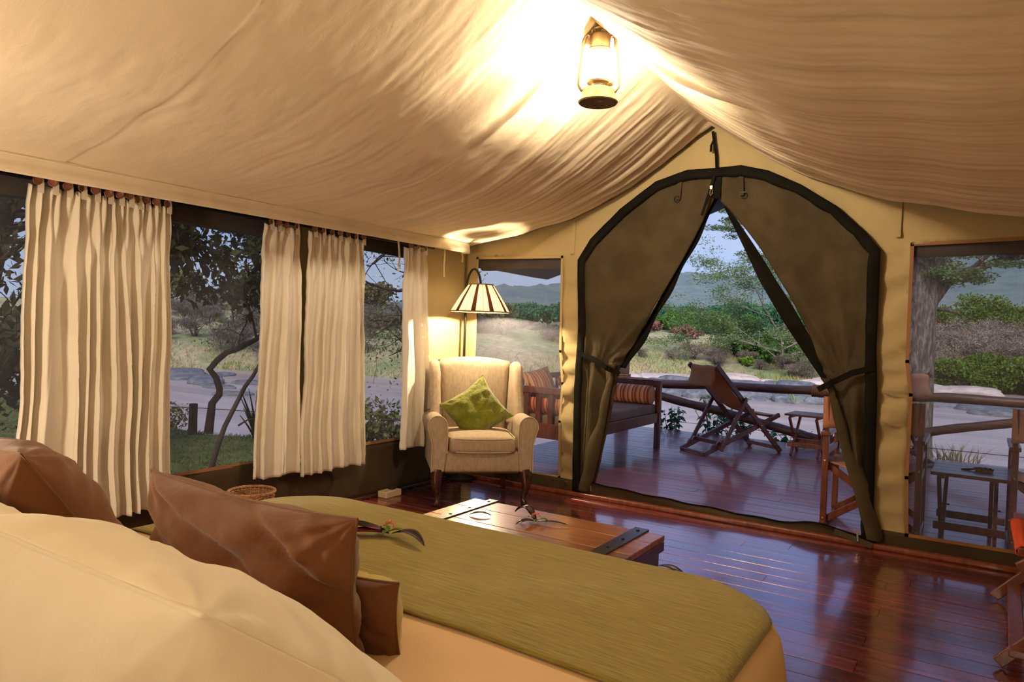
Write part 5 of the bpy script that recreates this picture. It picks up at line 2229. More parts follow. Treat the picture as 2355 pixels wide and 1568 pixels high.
# distant hill: wooded ridge that climbs to the right
def hill_mat():
    m, t, b = nodes('wooded_hillside')
    co = coords(t)
    v = N(t, 'ShaderNodeTexVoronoi', Scale=0.11)
    n = N(t, 'ShaderNodeTexNoise', Scale=0.014, Detail=7.0, Roughness=0.65)
    t.links.new(co, v.inputs[0])
    t.links.new(co, n.inputs[0])
    ad = N(t, 'ShaderNodeMath', operation='ADD')
    mu = N(t, 'ShaderNodeMath', operation='MULTIPLY')
    mu.inputs[1].default_value = 0.35
    t.links.new(v.outputs['Distance'], mu.inputs[0])
    t.links.new(mu.outputs[0], ad.inputs[0])
    t.links.new(n.outputs[0], ad.inputs[1])
    c = ramp(t, ad.outputs[0], [(0.40, (0.020, 0.042, 0.030)), (0.62, (0.050, 0.085, 0.055)), (0.85, (0.12, 0.135, 0.09))])
    t.links.new(c, b.inputs['Base Color'])
    b.inputs['Roughness'].default_value = 1.0
    b.inputs['Specular IOR Level'].default_value = 0.0
    return m


az = np.radians(np.linspace(-80, 25, 260))
rr_ = np.linspace(300, 820, 44)
A_, R_ = np.meshgrid(az, rr_, indexing='ij')
el = np.interp(np.degrees(A_), [-80, -62, -52, -44, -38, -34.8, -29.3, -24, -18.9, -15.7, -10, -4, 3, 12, 25], [0.6, 0.5, 0.6, 1.4, 2.3, 2.85, 3.38, 3.9, 4.3, 4.35, 4.6, 5.6, 6.8, 7.6, 8])
rise = sstep(310, 800, R_) ** 0.85
Zh = 1.0 + np.tan(np.radians(el)) * 800 * rise
Zh = Zh + rise * (5.0 * vn2(A_ * 22, R_ * 0.02, 3) + 2.4 * vn2(A_ * 120, R_ * 0.08, 5) + 1.3 * vn2(A_ * 420, R_ * 0.3, 6)) * (R_ > 330)
Zh = np.where(R_ >= rr_[-2], Zh - 30, Zh)
V = np.stack([R_ * np.sin(A_), R_ * np.cos(A_), Zh], -1).reshape(-1, 3)
idx = np.arange(V.shape[0]).reshape(A_.shape)
F = np.stack([idx[:-1, :-1], idx[:-1, 1:], idx[1:, 1:], idx[1:, :-1]], -1).reshape(-1, 4)
o = np_mesh('hill', V, F, hill_mat(), None, True)
o['kind'] = 'structure'

# valley haze: a thin even veil of air between the trees and the hill
mb = MB()
mb.box((-150, 290, 16), (900, 300, 56))
hz_m = bpy.data.materials.new('valley_haze')
hz_m.use_nodes = True
t = hz_m.node_tree
t.nodes.remove(t.nodes['Principled BSDF'])
vs_ = N(t, 'ShaderNodeVolumeScatter')
vs_.inputs['Color'].default_value = (0.62, 0.76, 1.0, 1)
vs_.inputs['Density'].default_value = 0.0010
t.links.new(vs_.outputs[0], t.nodes['Material Output'].inputs['Volume'])
o = mb.build('haze', hz_m, None, False)
tag(o, 'thin bluish haze lying in the valley before the hill', 'haze', None, 'stuff')


# ================================================================ plants
def foliage_mat(name, c0, c1, c2, trans=0.35):
    m, t, b = nodes(name)
    tc = N(t, 'ShaderNodeTexCoord')
    n = N(t, 'ShaderNodeTexNoise', Scale=3.0, Detail=4.0)
    oi = N(t, 'ShaderNodeObjectInfo')
    ad = N(t, 'ShaderNodeVectorMath', operation='ADD')
    t.links.new(tc.outputs['Object'], ad.inputs[0])
    t.links.new(oi.outputs['Random'], ad.inputs[1])
    t.links.new(ad.outputs[0], n.inputs[0])
    c = ramp(t, n.outputs[0], [(0.32, c0), (0.5, c1), (0.7, c2)])
    t.links.new(c, b.inputs['Base Color'])
    b.inputs['Roughness'].default_value = 0.7
    b.inputs['Specular IOR Level'].default_value = 0.2
    tr = N(t, 'ShaderNodeBsdfTranslucent')
    t.links.new(c, tr.inputs[0])
    mx = N(t, 'ShaderNodeMixShader')
    mx.inputs[0].default_value = trans
    t.links.new(b.outputs[0], mx.inputs[1])
    t.links.new(tr.outputs[0], mx.inputs[2])
    t.links.new(mx.outputs[0], t.nodes['Material Output'].inputs[0])
    return m


FM = {
    'teal': foliage_mat('blue_green_foliage', (0.032, 0.109, 0.058), (0.072, 0.196, 0.102), (0.145, 0.319, 0.145)),
    'green': foliage_mat('mid_green_foliage', (0.051, 0.123, 0.023), (0.109, 0.225, 0.043), (0.203, 0.362, 0.072)),
    'lime': foliage_mat('yellow_green_foliage', (0.102, 0.203, 0.017), (0.203, 0.348, 0.032), (0.348, 0.493, 0.072)),
    'acacia': foliage_mat('acacia_foliage', (0.072, 0.123, 0.041), (0.145, 0.210, 0.072), (0.261, 0.319, 0.131)),
    'dry': foliage_mat('grey_brown_thorn', (0.138, 0.102, 0.080), (0.246, 0.189, 0.152), (0.392, 0.319, 0.261), 0.1),
    'limed': foliage_mat('dull_yellow_green_foliage', (0.055, 0.095, 0.012), (0.12, 0.185, 0.022), (0.22, 0.29, 0.05)),
    'dryd': foliage_mat('dark_grey_thorn', (0.075, 0.060, 0.052), (0.14, 0.115, 0.10), (0.22, 0.185, 0.16), 0.1),
    'red': foliage_mat('russet_foliage', (0.174, 0.058, 0.051), (0.290, 0.123, 0.102), (0.392, 0.203, 0.160), 0.2),
    'straw': foliage_mat('straw_grass', (0.290, 0.225, 0.102), (0.464, 0.377, 0.174), (0.652, 0.536, 0.275), 0.2),
    'grassg': foliage_mat('green_grass_blades', (0.060, 0.075, 0.016), (0.11, 0.13, 0.028), (0.19, 0.19, 0.06), 0.3),
    'dark': foliage_mat('dark_leathery_leaf', (0.020, 0.020, 0.008), (0.040, 0.040, 0.014), (0.085, 0.080, 0.022), 0.25),
    'olive': foliage_mat('olive_foliage', (0.072, 0.072, 0.026), (0.123, 0.123, 0.043), (0.217, 0.189, 0.072), 0.25),
}
BARK = wood('grey_brown_bark', (0.035, 0.026, 0.022), (0.13, 0.10, 0.085), (0.30, 0.25, 0.22), (14, 14, 3.2), 0.9, 0.0, 0, 1.0, 0.1)
for n_ in BARK.node_tree.nodes:
    if n_.type == 'BUMP':
        n_.inputs['Distance'].default_value = 0.05
DBARK = wood('dark_bark', (0.020, 0.013, 0.010), (0.042, 0.028, 0.020), (0.075, 0.052, 0.04), (9, 9, 2), 0.9, 0.0, 0, 0.8, 0.1)
TWIG = wood('pale_twig_bark', (0.16, 0.13, 0.11), (0.26, 0.22, 0.19), (0.38, 0.33, 0.29), (9, 9, 2), 0.9, 0.0, 0, 0.4, 0.1)


def leaf_cloud(rng, centres, radii, n, size, flat=0.0, aspect=0.6, jitter=0.5):
    """n small folded leaves spread through a set of blobs; returns V, F(quads)"""
    centres = np.asarray(centres, float)
    radii = np.asarray(radii, float)
    k = rng.integers(0, len(centres), n)
    d = rng.normal(size=(n, 3))
    d /= np.linalg.norm(d, axis=1, keepdims=True)
    r = rng.random(n) ** 0.45
    c = centres[k] + d * radii[k] * r[:, None]
    a = rng.normal(size=(n, 3))
    a[:, 2] *= (1 - flat)
    a /= np.linalg.norm(a, axis=1, keepdims=True)
    u = rng.normal(size=(n, 3))
    if flat > 0:
        u[:, 2] *= (1 - flat)
    b = np.cross(a, u)
    b = np.cross(b, a) if flat > 0 else b
    b /= (np.linalg.norm(b, axis=1, keepdims=True) + 1e-9)
    s = size * (1 - jitter + 2 * jitter * rng.random(n))[:, None]
    V = np.stack([c - a * s, c + b * s * aspect, c + a * s, c - b * s * aspect], 1).reshape(-1, 3)
    F = np.arange(4 * n).reshape(n, 4)
    return V, F


def bush_mesh(seed, mat, rx, rz, n, size, lumps=9, flat=0.0, aspect=0.6):
    rng = np.random.default_rng(seed)
    cs, rs = [], []
    for _ in range(lumps):
        a = rng.uniform(0, 2 * PI)
        q = rng.random() ** 0.6
        cs.append((rx * 0.68 * q * math.cos(a), rx * 0.68 * q * math.sin(a), rz * rng.uniform(0.30, 0.82)))
        k = rng.uniform(0.30, 0.50)
        rs.append((rx * k, rx * k, rz * k * 0.62))
    V, F = leaf_cloud(rng, cs, rs, n, size, flat, aspect)
    return V, F


def stems(mb, rng, rx, rz, n=5, r=0.03):
    for _ in range(n):
        a = rng.uniform(0, 2 * PI)
        e = rx * rng.uniform(0.2, 0.55)
        p1 = (e * 0.4 * math.cos(a), e * 0.4 * math.sin(a), rz * 0.3)
        p2 = (e * math.cos(a), e * math.sin(a), rz * rng.uniform(0.5, 0.75))
        mb.tube([(0, 0, -0.25), p1, p2], [r, r * 0.7, r * 0.25], 5)


PROTO = {}


def plant(name, label, cat, group, key, seed, mat, rx, rz, n, size, loc, rot, sc, bark=None, lumps=9, flat=0.0, aspect=0.6, stem_r=0.03, nst=5):
    k = (key, seed)
    x, y = loc
    z = float(ground_z(x, y))
    if k not in PROTO:
        r = thing(name, label, cat, (x, y, z), rot, group)
        V, F = bush_mesh(seed, mat, rx, rz, n, size, lumps, flat, aspect)
        o = np_mesh('foliage', V, F, mat, r)
        mb = MB()
        stems(mb, np.random.default_rng(seed), rx, rz, nst, stem_r)
        mb.build('stems', bark or BARK, r)
        PROTO[k] = r
        r.scale = (sc, sc, sc)
        return r
    r = copy_tree(PROTO[k])
    r.location = (x, y, z)
    r.rotation_euler = (0, 0, rot)
    r.scale = (sc, sc, sc)
    if label:
        r['label'] = label
    return r


rp = random.Random(5)


def scatter(name, label, cat, group, key, mats, rx, rz, n, size, pts, sc0, sc1, **kw):
    for i, (x, y) in enumerate(pts):
        plant(name, label, cat, group, key, 100 + (i % 4) + hash(key) % 1 * 0 + len(key) * 17, mats, rx, rz, n, size, (x, y), rp.uniform(0, 6.28), rp.uniform(sc0, sc1), **kw)


def polar(azd, dist):
    return (dist * math.sin(math.radians(azd)), dist * math.cos(math.radians(azd)))


# tree line across the grassland (behind the deck chair)
pts = [polar(a, d) for a, d in ((-25.4, 118), (-24.2, 112), (-22.2, 108), (-20.9, 104), (-19.6, 108), (-18.6, 100), (-17.5, 96), (-16.2, 100), (-14.9, 95), (-13.6, 99), (-12.2, 96), (-11.0, 100))]
for i, (x, y) in enumerate(pts):
    big = 1.0 + 0.06 * min(i, 6)
    plant('bushy_tree', 'dark blue green rounded tree in the line before the hill, seen through the doorway', 'tree', 'blue green trees before the hill', 'tl', 300 + i % 3, FM['teal'], 3.0, 3.0, 4200, 0.15, (x, y), rp.uniform(0, 6), big * rp.uniform(0.85, 1.08), lumps=14, stem_r=0.14)
pts = [polar(a, d) for a, d in ((-25.6, 96), (-23.4, 92), (-21.6, 92), (-20.0, 88), (-17.0, 80), (-15.4, 84))]
scatter('bushy_tree', 'mid green rounded tree standing in front of the blue green tree line', 'tree', 'mid green trees before the hill', 'mg', FM['green'], 2.5, 2.4, 3800, 0.12, pts, 0.8, 1.1, lumps=12, stem_r=0.12)
pts = [polar(a, d) for a, d in ((-25.9, 84), (-24.6, 80), (-23.0, 83), (-21.9, 78), (-18.6, 76), (-25.2, 70), (-19.6, 72), (-12.0, 78), (-10.8, 74), (-9.4, 70))]
scatter('russet_bush', 'low russet thorn bush on the straw coloured grassland, seen through the doorway', 'bush', 'russet bushes on the grassland', 'ru', FM['red'], 1.3, 1.5, 900, 0.12, pts, 0.7, 1.2, stem_r=0.05)
# umbrella thorn at the left of that line
plant('thorn_tree', 'pale leafless flat-topped thorn tree at the left end of the tree line', 'tree', None, 'fl', 340, FM['dry'], 3.4, 4.0, 2200, 0.16, polar(-23.2, 86), 0.3, 1.0, flat=0.7, stem_r=0.12, nst=7)
# far bank scrub across from the door
pts = [(-19.2, 45.5), (-17.4, 46.5), (-16.2, 47.5), (-14.6, 47.6), (-13.2, 50), (-12.0, 48.5), (-10.6, 49.5), (-9.4, 47.8), (-8.2, 50), (-6.6, 49), (-7.4, 53)]
scatter('thorn_bush', 'grey brown leafless thorn bush along the top of the far river bank opposite the door', 'bush', 'thorn bushes opposite the door', 'tb', FM['dry'], 1.1, 1.05, 4200, 0.055, pts, 0.6, 1.15, aspect=0.16, stem_r=0.04, nst=9)
pts = [(-14.2, 52), (-13.4, 54), (-13.0, 51.5), (-11.2, 53.5), (-9.2, 52), (-12.6, 51.2), (-10.0, 56), (-8.0, 57)]
scatter('green_bush', 'rounded green bush among the thorns on the far bank opposite the door', 'bush', 'green bushes opposite the door', 'gb', FM['green'], 1.4, 1.5, 1500, 0.11, pts, 0.7, 1.2)
pts = [(-13.4, 49.3), (-12.9, 49.0)]
scatter('lime_bush', 'tiny bright lime bush at the foot of the far bank, above the deck chair', 'bush', 'tiny lime bushes', 'lb', FM['lime'], 0.55, 0.6, 500, 0.07, pts, 0.8, 1.0)
# right window: green bushes and thickets
pts = [(-2.6, 48.8), (-0.9, 48.6), (0.9, 49.2), (2.2, 49.4), (0.2, 50.5), (3.6, 50.2)]
scatter('lime_bush', 'bright yellow green bush on the far bank, seen through the right window', 'bush', 'bright bushes in the right window', 'rw', FM['limed'], 1.7, 2.0, 5200, 0.075, pts, 0.85, 1.15, lumps=12)
pts = [(-4.2, 52), (-2.8, 54), (-1.2, 55), (0.6, 56), (2.4, 55), (4.2, 54), (-3.4, 60), (-1.0, 62), (1.6, 61), (4.4, 62), (-4.8, 66), (-2.0, 70), (1.2, 68), (4.6, 70), (7.0, 64)]
scatter('thorn_bush', 'mauve grey leafless thicket on the rising bank, seen through the right window', 'bush', 'thickets in the right window', 'th', FM['dry'], 2.0, 2.1, 5200, 0.085, pts, 0.8, 1.3, aspect=0.16, stem_r=0.05, nst=10)
pts = [(-2.2, 82), (0.6, 84), (3.0, 86), (5.6, 84)]
scatter('bushy_tree', 'yellow green tree on the skyline of the bank, seen through the right window', 'tree', 'skyline trees in the right window', 'sk', FM['limed'], 2.6, 4.2, 5200, 0.11, pts, 0.95, 1.2, lumps=12, stem_r=0.12)
pts = [(-5.4, 76), (-4.4, 74), (6.2, 74)]
scatter('russet_bush', 'dull red bush beside the big tree trunk, seen through the right window', 'bush', 'russet bushes in the right window', 'rr', FM['red'], 1.5, 2.2, 1000, 0.15, pts, 1.0, 1.3)
# left-hand far bank
pts = []
for i in range(95):
    x = rp.uniform(-62, -27)
    y = float(far_edge(x)) + 1.5 + 22 * rp.random()
    pts.append((x, y))
scatter('thorn_bush', 'grey brown leafless bush on the steep far bank, seen through the left windows', 'bush', 'scrub on the left-hand far bank', 'ls', FM['dryd'], 1.5, 1.25, 4600, 0.065, pts, 0.6, 1.3, aspect=0.16, stem_r=0.05, nst=10)
pts = [(x, float(far_edge(x)) + d) for x, d in ((-58, 22), (-54, 26), (-50, 24), (-46, 24), (-42, 26), (-38, 26), (-36, 27), (-34, 26))]
scatter('bushy_tree', 'green tree along the top of the left-hand far bank, seen through the left windows', 'tree', 'trees topping the left-hand bank', 'lt', FM['olive'], 2.4, 3.0, 2000, 0.17, pts, 0.8, 1.25, lumps=12, stem_r=0.1)
pts = [(-21.4, 44), (-23.5, 41), (-26, 39), (-29, 38), (-32, 37), (-24.5, 47), (-28.5, 45), (-33, 43), (-36, 41)]
scatter('thorn_bush', 'pale brush on the far slope, seen through the front window behind the armchair', 'bush', 'brush in the front left window', 'fw', FM['dry'], 1.8, 0.9, 4200, 0.075, pts, 0.8, 1.2, aspect=0.16, stem_r=0.05, nst=10)
pts = [polar(a, d) for a, d in ((-36, 120), (-34.4, 124), (-33, 118), (-31.6, 122), (-30.2, 118), (-29, 112), (-27.8, 116), (-37.6, 124), (-36.6, 110), (-32.2, 108))]
scatter('bushy_tree', 'dark green tree below the hill, seen through the front window behind the armchair', 'tree', 'trees in the front left window', 'ft', FM['teal'], 3.0, 3.2, 2000, 0.22, pts, 0.8, 1.15, lumps=12, stem_r=0.12)


# tufts of dry grass on the far bank, a bright fringe at the waterline
def grass(name, label, mat, xy, h, w, spread=0.10, lean=0.5, seed=1):
    rng = np.random.default_rng(seed)
    xy = np.asarray(xy)
    n = len(xy)
    z = ground_z(xy[:, 0], xy[:, 1])
    base = np.stack([xy[:, 0], xy[:, 1], z - 0.03], -1)
    a = rng.uniform(0, 2 * PI, n)
    side = np.stack([np.cos(a), np.sin(a), np.zeros(n)], -1)
    hh = h * rng.uniform(0.5, 1.3, n)
    tip = base + np.stack([rng.normal(size=n) * lean * hh, rng.normal(size=n) * lean * hh, hh], -1)
    mid = (base + tip) / 2 + np.stack([np.zeros(n), np.zeros(n), hh * 0.12], -1)
    ww = w * rng.uniform(0.6, 1.3, n)[:, None]
    V = np.stack([base - side * ww, base + side * ww, mid + side * ww * 0.7, tip, mid - side * ww * 0.7], 1).reshape(-1, 3)
    F = np.arange(5 * n).reshape(n, 5)
    o = np_mesh(name, V, F, mat)
    return tag(o, label, 'grass', None, 'stuff')


rng = np.random.default_rng(21)
n = 46000
x = rng.uniform(-22, 8, n)
y = far_edge(x) + 1.2 + rng.random(n) ** 1.3 * 24
keep = vn2(x * 0.35, y * 0.35, 71) + 0.35 * rng.normal(size=n) > -0.15
grass('dry_grass', 'straw coloured tufted grass on the far river bank', FM['straw'], np.stack([x, y], -1)[keep], 0.28, 0.013, lean=0.5, seed=3)
x = rng.uniform(-62, -18, 5000)
y = far_edge(x) + 0.6 + rng.random(5000) ** 2 * 6
grass('dry_grass', 'pale grass at the foot of the left-hand far bank', FM['straw'], np.stack([x, y], -1), 0.35, 0.025, lean=0.45, seed=4)
x = rng.uniform(-62, 6, 7000)
y = far_edge(x) + 0.4 + rng.random(7000) ** 2 * 2.0
keep = vn2(x * 0.5, y * 0.2, 77) > 0.0
grass('bank_grass', 'bright green grass along the far waterline', FM['lime'], np.stack([x, y], -1)[keep], 0.26, 0.02, lean=0.5, seed=5)
n = 60000
x = rng.uniform(-17, -4.4, n)
y = rng.uniform(0.5, 13, n)
keep = y < near_edge(x) - 0.2
keep &= rng.random(n) < np.clip(12.0 / (np.hypot(x, y) ** 1.05), 0.25, 1)
grass('lawn_grass', 'short green lawn grass outside the left windows', FM['grassg'], np.stack([x, y], -1)[keep], 0.075, 0.006, lean=0.6, seed=6)
x = rng.uniform(-17, -6, 2600)
y = near_edge(x) - rng.random(2600) * 1.6 + 0.9
grass('bank_grass', 'longer grass on the lip of the near bank outside the left windows', FM['grassg'], np.stack([x, y], -1), 0.22, 0.008, lean=0.5, seed=8)

# ---------------------------------------------------------------- rocks in the river
def rock_mat(name, a, b_, c):
    m, t, b = nodes(name)
    n = N(t, 'ShaderNodeTexNoise', Scale=2.2, Detail=7.0, Roughness=0.65)
    t.links.new(coords(t), n.inputs[0])
    col = ramp(t, n.outputs[0], [(0.3, a), (0.5, b_), (0.72, c)])
    t.links.new(col, b.inputs['Base Color'])
    b.inputs['Roughness'].default_value = 0.85
    bump(t, b, n.outputs[0], 0.7, 0.06)
    return m


RM = {'grey': rock_mat('grey_river_rock', (0.045, 0.048, 0.058), (0.115, 0.118, 0.135), (0.22, 0.215, 0.225)),
      'pink': rock_mat('pinkish_granite', (0.30, 0.22, 0.19), (0.46, 0.36, 0.32), (0.58, 0.49, 0.45))}
ROCKS = {}


def rock(kind, seed, label, group, loc, sx, sy, sz, rot):
    k = (kind, seed)
    if k not in ROCKS:
        bm = bmesh.new()
        bmesh.ops.create_icosphere(bm, subdivisions=3, radius=1.0)
        for v in bm.verts:
            p = v.co
            f = 1 + 0.26 * float(vn2(p.x * 1.7 + seed * 3, p.y * 1.7 + p.z * 1.1, seed)) + 0.10 * float(vn2(p.x * 4.5 + p.z * 2, p.y * 4.5, seed + 9))
            v.co = Vector((p.x * f, p.y * f, (p.z * f if p.z < 0 else min(p.z * f, 0.72 + 0.08 * math.sin(p.x * 4)))))
        me = bpy.data.meshes.new('river_boulder')
        bm.to_mesh(me)
        bm.free()
        o = link_mesh('river_boulder', me, RM[kind], None, True, 180)
        ROCKS[k] = o
    else:
        o = ROCKS[k].copy()
        COL.objects.link(o)
    o.location = loc
    o.scale = (sx, sy, sz)
    o.rotation_euler = (0, 0, rot)
    return tag(o, label, 'rock', group)


rr2 = random.Random(31)
# grey boulder belt in mid river, opposite the deck
for i in range(64):
    x = rr2.uniform(-15.5, -3.8)
    y = 29.5 + rr2.random() * 12 - 0.1 * x * 0
    s = rr2.uniform(0.35, 1.0)
    rock('grey', i % 5, 'flat grey boulder in the river beyond the deck chair', 'grey boulders opposite the deck', (x, y, WATER_Z + rr2.uniform(-0.10, 0.06)), s * 1.25, s * 0.95, s * rr2.uniform(0.40, 0.66), rr2.uniform(0, 6))
for i in range(16):
    x = rr2.uniform(-3.5, 4.5)
    y = 31 + rr2.random() * 9
    s = rr2.uniform(0.6, 1.4)
    rock('grey', i % 5, 'flat grey boulder in the river, seen through the right window', 'grey boulders in the right window', (x, y, WATER_Z - 0.05), s * 1.25, s * 0.95, s * rr2.uniform(0.25, 0.4), rr2.uniform(0, 6))
for i in range(26):
    x = rr2.uniform(-19, 4)
    y = float(far_edge(x)) - rr2.uniform(-1.2, 2.4)
    s = rr2.uniform(0.5, 1.5)
    rock('pink', i % 4, 'smooth pinkish granite slab along the far shore', 'pink slabs along the far shore', (x, y, WATER_Z + rr2.uniform(-0.05, 0.15)), s * 1.5, s * 0.9, s * rr2.uniform(0.28, 0.45), rr2.uniform(-0.5, 0.5))
for i, (x, y, s) in enumerate(((-31.5, 20.0, 1.2), (-29.5, 19.2, 0.9), (-27.2, 18.4, 1.0), (-26.0, 19.8, 0.7), (-30.5, 21.5, 0.8), (-25.2, 17.6, 0.6), (-33.4, 21.0, 0.9), (-24.0, 19.4, 0.9), (-22.6, 16.4, 0.6), (-28.6, 16.4, 1.3), (-21.2, 18.2, 0.7))):
    rock('grey', i % 5, 'low dark rock breaking the water, seen through the left window', 'rocks in the left-hand reach', (x, y, WATER_Z - 0.02), s * 1.3, s * 0.7, s * 0.33, i * 1.3)
x = rng.uniform(-15, -3.5, 1500)
y = 30 + rng.random(1500) * 12
keep = vn2(x * 0.8, y * 0.6, 91) > 0.42
xy = np.stack([x, y], -1)[keep]
o = grass('rock_grass', 'yellow green grass growing between the river boulders', FM['lime'], xy, 0.32, 0.02, lean=0.6, seed=9)
me = o.data
co = np.zeros(len(me.vertices) * 3, np.float32)
me.vertices.foreach_get('co', co)
co = co.reshape(-1, 3)
zb_ = ground_z(np.repeat(xy[:, 0], 5), np.repeat(xy[:, 1], 5))
co[:, 2] += (WATER_Z + 0.18) - zb_
me.vertices.foreach_set('co', co.ravel())
me.update()


# ---------------------------------------------------------------- trees with real limbs
def limb(mb, p0, d0, L, r0, rng, depth, tips, up=0.15, wig=0.35, nseg=6, branch=3, shrink=0.62, flat=0.0):
    p = Vector(p0)
    d = Vector(d0).normalized()
    pts, rs = [p.copy()], [r0]
    kids = []
    for i in range(nseg):
        d = (d + Vector((rng.normal() * wig, rng.normal() * wig, rng.normal() * wig * (1 - flat) + up)) * 0.35).normalized()
        p = p + d * (L / nseg)
        pts.append(p.copy())
        rs.append(max(0.003, r0 * (1 - 0.75 * (i + 1) / nseg)))
        if i >= 1:
            kids.append((p.copy(), d.copy(), rs[-1]))
    mb.tube(pts, rs, 7 if r0 > 0.04 else 5, cap=False)
    tips.append(p.copy())
    if depth > 0:
        for k in range(branch):
            q, dd, r = kids[int(rng.integers(0, len(kids)))]
            side = Vector((rng.normal(), rng.normal(), rng.normal() * (0.6 - 0.5 * flat))).normalized()
            nd = (dd * 0.7 + side * 0.8)
            nd.z *= (1 - 0.6 * flat)
            limb(mb, q, nd, L * shrink * rng.uniform(0.7, 1.15), max(0.004, r * 0.7), rng, depth - 1, tips, up * 0.6, wig, nseg, branch, shrink, flat)


def tree(name, label, loc, limbs, mat, bark, leaf_n, leaf_s, blob, seed, flat=0.5, aspect=0.35, leaf_flat=0.4, group=None):
    r = thing(name, label, 'tree', loc, 0, group)
    rng = np.random.default_rng(seed)
    mb = MB()
    tips = []
    for (p0, d0, L, r0, depth, up, branch, flt) in limbs:
        limb(mb, p0, d0, L, r0, rng, depth, tips, up, 0.35, 6, branch, 0.62, flt)
    mb.build('branches', bark, r, True, 180)
    cs = [tuple(t) for t in tips]
    V, F = leaf_cloud(rng, cs, [(blob, blob, blob * (1 - flat))] * len(cs), leaf_n, leaf_s, leaf_flat, aspect)
    o = np_mesh('foliage', V, F, mat, r)
    o['kind'] = 'stuff'
    return r


# acacia across the river, right of centre in the doorway
tree('acacia_tree', 'spreading acacia with pale bare branches across the river, right half of the doorway', (-11.2, 50.5, float(ground_z(-11.2, 50.5)) - 0.2), [
    ((0, 0, 0), (0.1, 0, 1), 3.0, 0.11, 0, 0.3, 0, 0.0),
    ((0.1, 0, 2.2), (-0.8, -0.3, 0.9), 5.0, 0.075, 3, 0.10, 4, 0.6),
    ((0.1, 0, 2.5), (0.7, -0.3, 0.9), 5.0, 0.075, 3, 0.10, 4, 0.6),
    ((0.1, 0, 2.7), (-0.1, 0.2, 1.0), 4.8, 0.075, 3, 0.12, 4, 0.6),
    ((0.0, 0, 1.2), (-0.9, -0.4, 0.25), 4.6, 0.09, 3, 0.02, 4, 0.6),
    ((0.0, 0, 1.3), (0.9, -0.4, 0.3), 4.4, 0.09, 3, 0.02, 4, 0.6),
    ((0.1, 0, 2.7), (0.5, 0.1, 1.2), 5.2, 0.07, 3, 0.12, 4, 0.6),
    ((0.0, 0, 0.6), (-0.9, -0.2, 0.55), 4.4, 0.06, 3, 0.02, 4, 0.6),
    ((0.0, 0, 0.6), (0.8, -0.5, 0.35), 4.2, 0.06, 3, 0.02, 4, 0.6)], FM['acacia'], TWIG, 60000, 0.075, 0.80, 17, 0.55, 0.35, 0.5)
# the big tree seen through the right window
bt = thing('riverside_tree', 'big grey barked tree with a forked trunk in the right window', 'tree', (-0.70, 11.15, float(ground_z(-0.70, 11.15)) - 0.1))
bz = bt.location.z
rng = np.random.default_rng(77)
mb = MB()
tips = []
tz = lambda z: z - bz
mb.tube([(0.02, 0, 0), (-0.02, 0, tz(0.0)), (0.0, 0, tz(0.6)), (0.0, 0, tz(1.2)), (0.02, 0, tz(1.75)), (-0.02, 0, tz(2.25)), (-0.06, 0.02, tz(3.0)), (-0.10, 0.05, tz(4.4))], [0.30, 0.24, 0.215, 0.20, 0.195, 0.135, 0.115, 0.08], 14, cap=False)
mb.tube([(0.05, 0, tz(1.55)), (0.15, 0.0, tz(2.0)), (0.20, 0.0, tz(2.45)), (0.42, 0.0, tz(2.95)), (0.8, 0.1, tz(3.4))], [0.13, 0.105, 0.085, 0.075, 0.05], 10, cap=False)
mb.tube([(0.14, 0, tz(1.80)), (0.30, 0.1, tz(2.06)), (0.55, 0.2, tz(2.25)), (0.95, 0.3, tz(2.40)), (1.5, 0.5, tz(2.48))], [0.075, 0.06, 0.05, 0.04, 0.02], 8, cap=False)
mb.tube([(0.15, 0, tz(1.72)), (0.30, -0.05, tz(1.71)), (0.46, -0.08, tz(1.66))], [0.03, 0.025, 0.015], 6)
for p0, d0, L, r in (((0.42, 0, tz(2.95)), (1, 0.1, 0.25), 2.0, 0.05), ((0.95, 0.3, tz(2.4)), (1, 0.3, 0.25), 1.5, 0.03), ((0.3, 0.1, tz(2.06)), (0.8, 0.5, 0.55), 1.7, 0.04), ((0.8, 0.1, tz(3.4)), (0.9, 0, 0.1), 2.2, 0.045), ((0.55, 0.2, tz(2.25)), (0.7, -0.5, 0.6), 1.5, 0.03), ((-0.06, 0.02, tz(3.0)), (-0.9, 0.0, 0.5), 2.2, 0.05), ((-0.1, 0.05, tz(4.3)), (0.4, 0.3, 0.8), 2.4, 0.06), ((-0.02, 0, tz(2.2)), (-0.8, 0.5, 0.3), 1.6, 0.03)):
    limb(mb, p0, d0, L, r, rng, 2, tips, 0.03, 0.4, 6, 3, 0.6, 0.5)
for p0, d0, L in (((-2.30, 1.5, tz(3.62)), (-1, 0.1, -0.35), 0.75), ((-2.18, 1.4, tz(3.30)), (-1, 0.1, -0.20), 0.80), ((-2.48, 1.6, tz(3.95)), (-1, 0.1, -0.2), 0.7)):
    mb.tube([(-0.1, 0.05, tz(4.3)), (-0.9, 0.6, tz(5.3)), (-1.9, 1.1, tz(5.2)), (p0[0] + 0.25, p0[1], p0[2] + 0.9), p0], [0.05, 0.04, 0.03, 0.018, 0.012], 6, cap=False)
    limb(mb, p0, d0, L, 0.010, rng, 2, tips, 0.0, 0.3, 6, 3, 0.55, 0.7)
